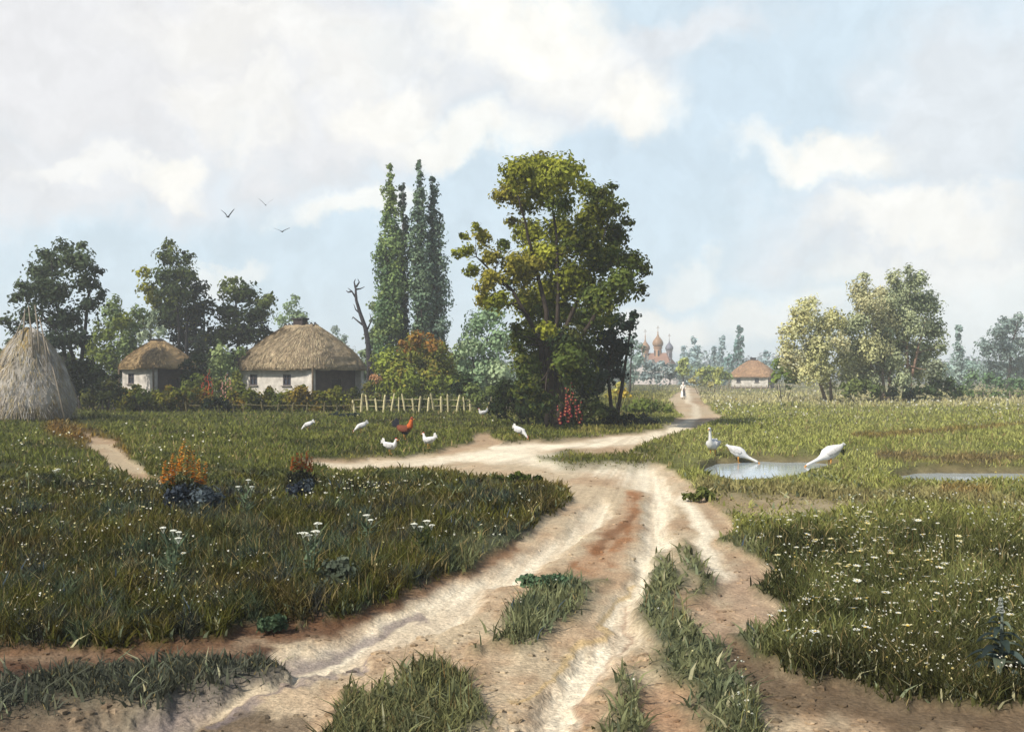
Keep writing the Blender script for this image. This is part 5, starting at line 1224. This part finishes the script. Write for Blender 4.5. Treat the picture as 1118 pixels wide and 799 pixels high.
# hollyhocks
hb = blossom_mesh('blossom', 1.0, 6, cup=.35)
def hollyhock(px, py, hs, label, col, seed):
    r = random.Random(seed); g = ground_at(px, py); root = empty('hollyhock', g, 0, label, 'flowering plant'); mm = mat('hollyhock_petal', col, var=.15, trans=.2)
    me = hb.copy(); me.materials.append(mm); me.materials.append(M_yel); lm = MB()
    for (dx, h) in hs:
        st = MB(); st.tube([(dx * .6, 0, -.05), (dx, .02, h * .5), (dx + r.uniform(-.05, .05), 0, h)], [.025, .02, .01], 5, alb(92, 104, 60)); so = st.build('stem', M_stem, root)
        k = 0; z = h * .3
        while z < h:
            b = bpy.data.objects.new('blossom', me); COL.objects.link(b); b.parent = root; a = r.uniform(-2.6, -.5); s = .085 * (1.15 - .6 * z / h)
            b.location = (dx + math.cos(a) * .09, math.sin(a) * .09, z); b.scale = (s,) * 3; b.rotation_euler = (math.radians(70), 0, a + PI / 2); z += .13; k += 1
        for q in range(22):
            a = r.uniform(0, 6.28); lm.strip((dx, 0, r.uniform(.05, h * .6)), Vector((math.cos(a), math.sin(a), .3)) * r.uniform(.15, .3), Vector((-math.sin(a), math.cos(a), 0)) * .07, (0, 0, 1), tuple(np.array(alb(78, 92, 48)) * r.uniform(.6, 1.3)), 0, -.03)
    lm.build('leaves', M_leaf, root)
hollyhock(226, 449, [(-.12, 2.3), (.12, 2.6), (.3, 2.1), (-.28, 1.8)], 'bright red hollyhocks beside the small hut', (.42, .02, .025), 1)
hollyhock(246, 449, [(-.2, 2.0), (.1, 2.4), (.35, 2.1)], 'pale pink hollyhocks right of the red ones', (.55, .26, .24), 2)
hollyhock(622, 474, [(-.4, 1.1), (-.18, 1.75), (.02, 2.0), (.2, 1.5), (.4, 1.2), (-.05, 1.35)], 'dark crimson hollyhocks at the foot of the big tree', (.2, .02, .045), 3)

# mullein-like plant at lower right
def mullein():
    r = random.Random(8); g = ground_at(1092, 768); root = empty('mullein_plant', g, 0, 'tall blue-green broad-leaved plant with a pale spike at the lower right corner', 'plant')
    st = MB(); h = .60; st.tube([(0, 0, -.03), (.01, 0, h * .5), (.015, 0, h)], [.016, .013, .006], 7, alb(110, 120, 110)); st.build('stem', M_stem, root, True)
    for k in range(26):
        t = k / 26; z = .04 + t * h * .72; a = k * 2.4; ln = .30 * (1 - .7 * t); w = ln * .17; u = Vector((math.cos(a), math.sin(a), 0)); v = Vector((-math.sin(a), math.cos(a), 0)); lf = MB(); rows = []
        c0 = np.array(random.Random(k).choice([alb(104, 120, 112), alb(76, 90, 84), alb(124, 136, 116), alb(64, 76, 74)]))
        for i in range(7):
            s = i / 6; wd = w * math.sin(PI * min(.97, .12 + s * .88)) ** .7; c = u * ln * s + Vector((0, 0, z + ln * (.55 * s - .75 * s * s)))
            rows += [c - v * wd + Vector((0, 0, wd * .35)), c, c + v * wd + Vector((0, 0, wd * .35))]
        fs = [(i * 3 + q, i * 3 + q + 1, i * 3 + q + 4, i * 3 + q + 3) for i in range(6) for q in range(2)]
        lf.add(rows, fs, tuple(c0 * r.uniform(.7, 1.2))); lf.build('leaf', M_leaf, root, True)
    fl = MB()
    for k in range(60):
        z = h * (.82 + .18 * k / 60); a = k * 2.4; q_ = (1 - k / 75) * r.uniform(.6, 1.6); p = Vector((math.cos(a) * .018 * q_, math.sin(a) * .018 * q_, z + r.uniform(-.01, .01))); fl.lathe([(.001, -.006), (.009 * q_, 0), (.001, .006)], p, 6, tuple(np.array(alb(166, 170, 162, .8)) * r.uniform(.8, 1.1)))
    fl.build('flower_spike', M_flow, root)
mullein()

# ------------------------------------------------------------------ haze, sky, sun, camera
hz = MB(); hz.box((0, 610, 14), (8600, 1400, 31)); 
mh = bpy.data.materials.new('haze'); mh.use_nodes = True; nt = mh.node_tree; nt.nodes.clear()
out = nd(nt, 'ShaderNodeOutputMaterial'); pv = nd(nt, 'ShaderNodeVolumePrincipled'); pv.inputs['Color'].default_value = (.95, .975, 1, 1); pv.inputs['Density'].default_value = .0009; pv.inputs['Anisotropy'].default_value = .1
nt.links.new(pv.outputs[0], out.inputs['Volume'])
tag(hz.build('haze', mh), 'thin pale summer haze over the village', None, None, 'stuff')

SUN = Vector((-.75, -.66, 0)).normalized(); EL = math.radians(42)
sd = Vector((SUN.x * math.cos(EL), SUN.y * math.cos(EL), math.sin(EL)))
w = bpy.data.worlds.new('World'); SC.world = w; w.use_nodes = True; nt = w.node_tree; nt.nodes.clear(); L_ = nt.links.new
out = nd(nt, 'ShaderNodeOutputWorld'); bg = nd(nt, 'ShaderNodeBackground'); bg.inputs['Strength'].default_value = .115
sky = nd(nt, 'ShaderNodeTexSky'); sky.sky_type = 'NISHITA'; sky.sun_disc = False; sky.sun_elevation = EL; sky.sun_rotation = math.atan2(sd.x, sd.y); sky.dust_density = 1.5; sky.ozone_density = 1.5
tc = nd(nt, 'ShaderNodeTexCoord')
nz = nd(nt, 'ShaderNodeTexNoise'); nz.inputs['Scale'].default_value = 7; nz.inputs['Detail'].default_value = 7; nz.inputs['Roughness'].default_value = .58
L_(tc.outputs['Generated'], nz.inputs['Vector'])
sb = nd(nt, 'ShaderNodeVectorMath', operation='SUBTRACT'); L_(nz.outputs['Color'], sb.inputs[0]); sb.inputs[1].default_value = (.5, .5, .5)
scl = nd(nt, 'ShaderNodeVectorMath', operation='SCALE'); L_(sb.outputs[0], scl.inputs[0]); scl.inputs['Scale'].default_value = .2
ad = nd(nt, 'ShaderNodeVectorMath', operation='ADD'); L_(tc.outputs['Generated'], ad.inputs[0]); L_(scl.outputs[0], ad.inputs[1])
def blobset(lst):
    acc = None
    for (px, py, rx, ry, wt) in lst:
        v = Vector(((px - CX) / F, 1, (HY - py) / F)).normalized()
        s1 = nd(nt, 'ShaderNodeVectorMath', operation='SUBTRACT'); L_(ad.outputs[0], s1.inputs[0]); s1.inputs[1].default_value = v
        m1 = nd(nt, 'ShaderNodeVectorMath', operation='MULTIPLY'); L_(s1.outputs[0], m1.inputs[0]); m1.inputs[1].default_value = (F / rx, F / max(rx, ry) * .6, F / ry)
        ln = nd(nt, 'ShaderNodeVectorMath', operation='LENGTH'); L_(m1.outputs[0], ln.inputs[0])
        mr = nd(nt, 'ShaderNodeMapRange'); mr.interpolation_type = 'SMOOTHSTEP'; mr.inputs[1].default_value = 1.15; mr.inputs[2].default_value = .42; mr.inputs[3].default_value = 0; mr.inputs[4].default_value = wt
        L_(ln.outputs['Value'], mr.inputs[0])
        if acc is None: acc = mr.outputs[0]
        else:
            a = nd(nt, 'ShaderNodeMath', operation='MAXIMUM'); L_(acc, a.inputs[0]); L_(mr.outputs[0], a.inputs[1]); acc = a.outputs[0]
    return acc
def mixrgb(fac, a, b):
    m = nd(nt, 'ShaderNodeMix', data_type='RGBA'); 
    if hasattr(fac, 'default_value') or True: L_(fac, m.inputs[0])
    if isinstance(a, tuple): m.inputs[6].default_value = (*a, 1)
    else: L_(a, m.inputs[6])
    if isinstance(b, tuple): m.inputs[7].default_value = (*b, 1)
    else: L_(b, m.inputs[7])
    return m.outputs[2]
SK = .93 / .115
def skc(r, g, b, k=1.0): return tuple(lin((r, g, b)) * SK * k)
# thin high veil that pales the blue (noise-driven), grey cloud body, bright cloud edges
veil = nd(nt, 'ShaderNodeMapRange'); veil.inputs[1].default_value = .3; veil.inputs[2].default_value = .7; veil.inputs[3].default_value = .85; veil.inputs[4].default_value = .98
n3 = nd(nt, 'ShaderNodeTexNoise'); n3.inputs['Scale'].default_value = 4; n3.inputs['Detail'].default_value = 5; L_(tc.outputs['Generated'], n3.inputs['Vector']); L_(n3.outputs['Fac'], veil.inputs[0])
# veil only in the lower sky
sx = nd(nt, 'ShaderNodeSeparateXYZ'); L_(tc.outputs['Generated'], sx.inputs[0])
lo = nd(nt, 'ShaderNodeMapRange'); lo.interpolation_type = 'SMOOTHSTEP'; lo.inputs[1].default_value = .75; lo.inputs[2].default_value = .3; L_(sx.outputs['Z'], lo.inputs[0])
vm = nd(nt, 'ShaderNodeMath', operation='MULTIPLY'); L_(veil.outputs[0], vm.inputs[0]); L_(lo.outputs[0], vm.inputs[1])
c = mixrgb(vm.outputs[0], sky.outputs[0], skc(203, 219, 229))
grey = blobset([(120, 60, 260, 150, .9), (330, 120, 160, 110, .85), (60, 180, 220, 70, .8), (300, 20, 200, 60, .8), (480, 60, 120, 90, .7), (620, 90, 160, 80, .7), (1060, 120, 110, 130, .55), (1000, 250, 180, 60, .6), (740, 40, 120, 40, .6)])
c = mixrgb(grey, c, skc(224, 223, 224))
bright = blobset([(430, 120, 70, 42, .75), (500, 165, 110, 38, .8), (560, 30, 120, 60, .9), (690, 125, 80, 52, .85), (610, 80, 100, 50, .6), (900, 175, 90, 34, .9), (300, 60, 160, 50, .45), (250, 130, 90, 36, .5), (175, 192, 46, 28, .85), (90, 185, 70, 20, .45), (1000, 240, 110, 34, .7),
                  (720, 352, 90, 34, .75), (390, 235, 60, 26, .7), (1080, 310, 120, 60, .5), (860, 340, 90, 40, .55), (250, 285, 60, 16, .5), (760, 290, 50, 24, .45), (980, 300, 80, 24, .5)])
c = mixrgb(bright, c, skc(244, 242, 235))
fine = nd(nt, 'ShaderNodeTexNoise'); fine.inputs['Scale'].default_value = 26; fine.inputs['Detail'].default_value = 6; L_(ad.outputs[0], fine.inputs['Vector'])
fr_ = nd(nt, 'ShaderNodeMapRange'); fr_.inputs[1].default_value = .3; fr_.inputs[2].default_value = .7; fr_.inputs[3].default_value = .94; fr_.inputs[4].default_value = 1.06; L_(fine.outputs['Fac'], fr_.inputs[0])
fs_ = nd(nt, 'ShaderNodeVectorMath', operation='SCALE'); L_(c, fs_.inputs[0]); L_(fr_.outputs[0], fs_.inputs['Scale'])
L_(fs_.outputs[0], bg.inputs['Color']); L_(bg.outputs[0], out.inputs[0])

sl = bpy.data.lights.new('sun', 'SUN'); sl.energy = 4.6; sl.angle = math.radians(.6); sl.color = (1, .94, .84)
so = bpy.data.objects.new('sun', sl); COL.objects.link(so); so.rotation_euler = (-sd).to_track_quat('-Z', 'Y').to_euler(); so.location = (-30, -20, 40)
cam = bpy.data.cameras.new('camera'); co = bpy.data.objects.new('camera', cam); COL.objects.link(co)
co.location = (0, 0, CH); co.rotation_euler = (math.radians(90), 0, 0)
cam.sensor_fit = 'HORIZONTAL'; cam.sensor_width = 36; cam.lens = 36 * F / 1118; cam.shift_y = (HY - 399.5) / 1118; cam.clip_end = 12000; cam.clip_start = .1
SC.camera = co
vs_ = SC.view_settings; vs_.view_transform = 'Standard'; vs_.look = 'None'; vs_.exposure = 0.35; vs_.gamma = 1
cy = SC.cycles; cy.max_bounces = 5; cy.diffuse_bounces = 3; cy.glossy_bounces = 2; cy.transmission_bounces = 3; cy.volume_bounces = 1; cy.transparent_max_bounces = 4
cy.use_denoising = True; cy.use_adaptive_sampling = True; cy.sample_clamp_indirect = 6
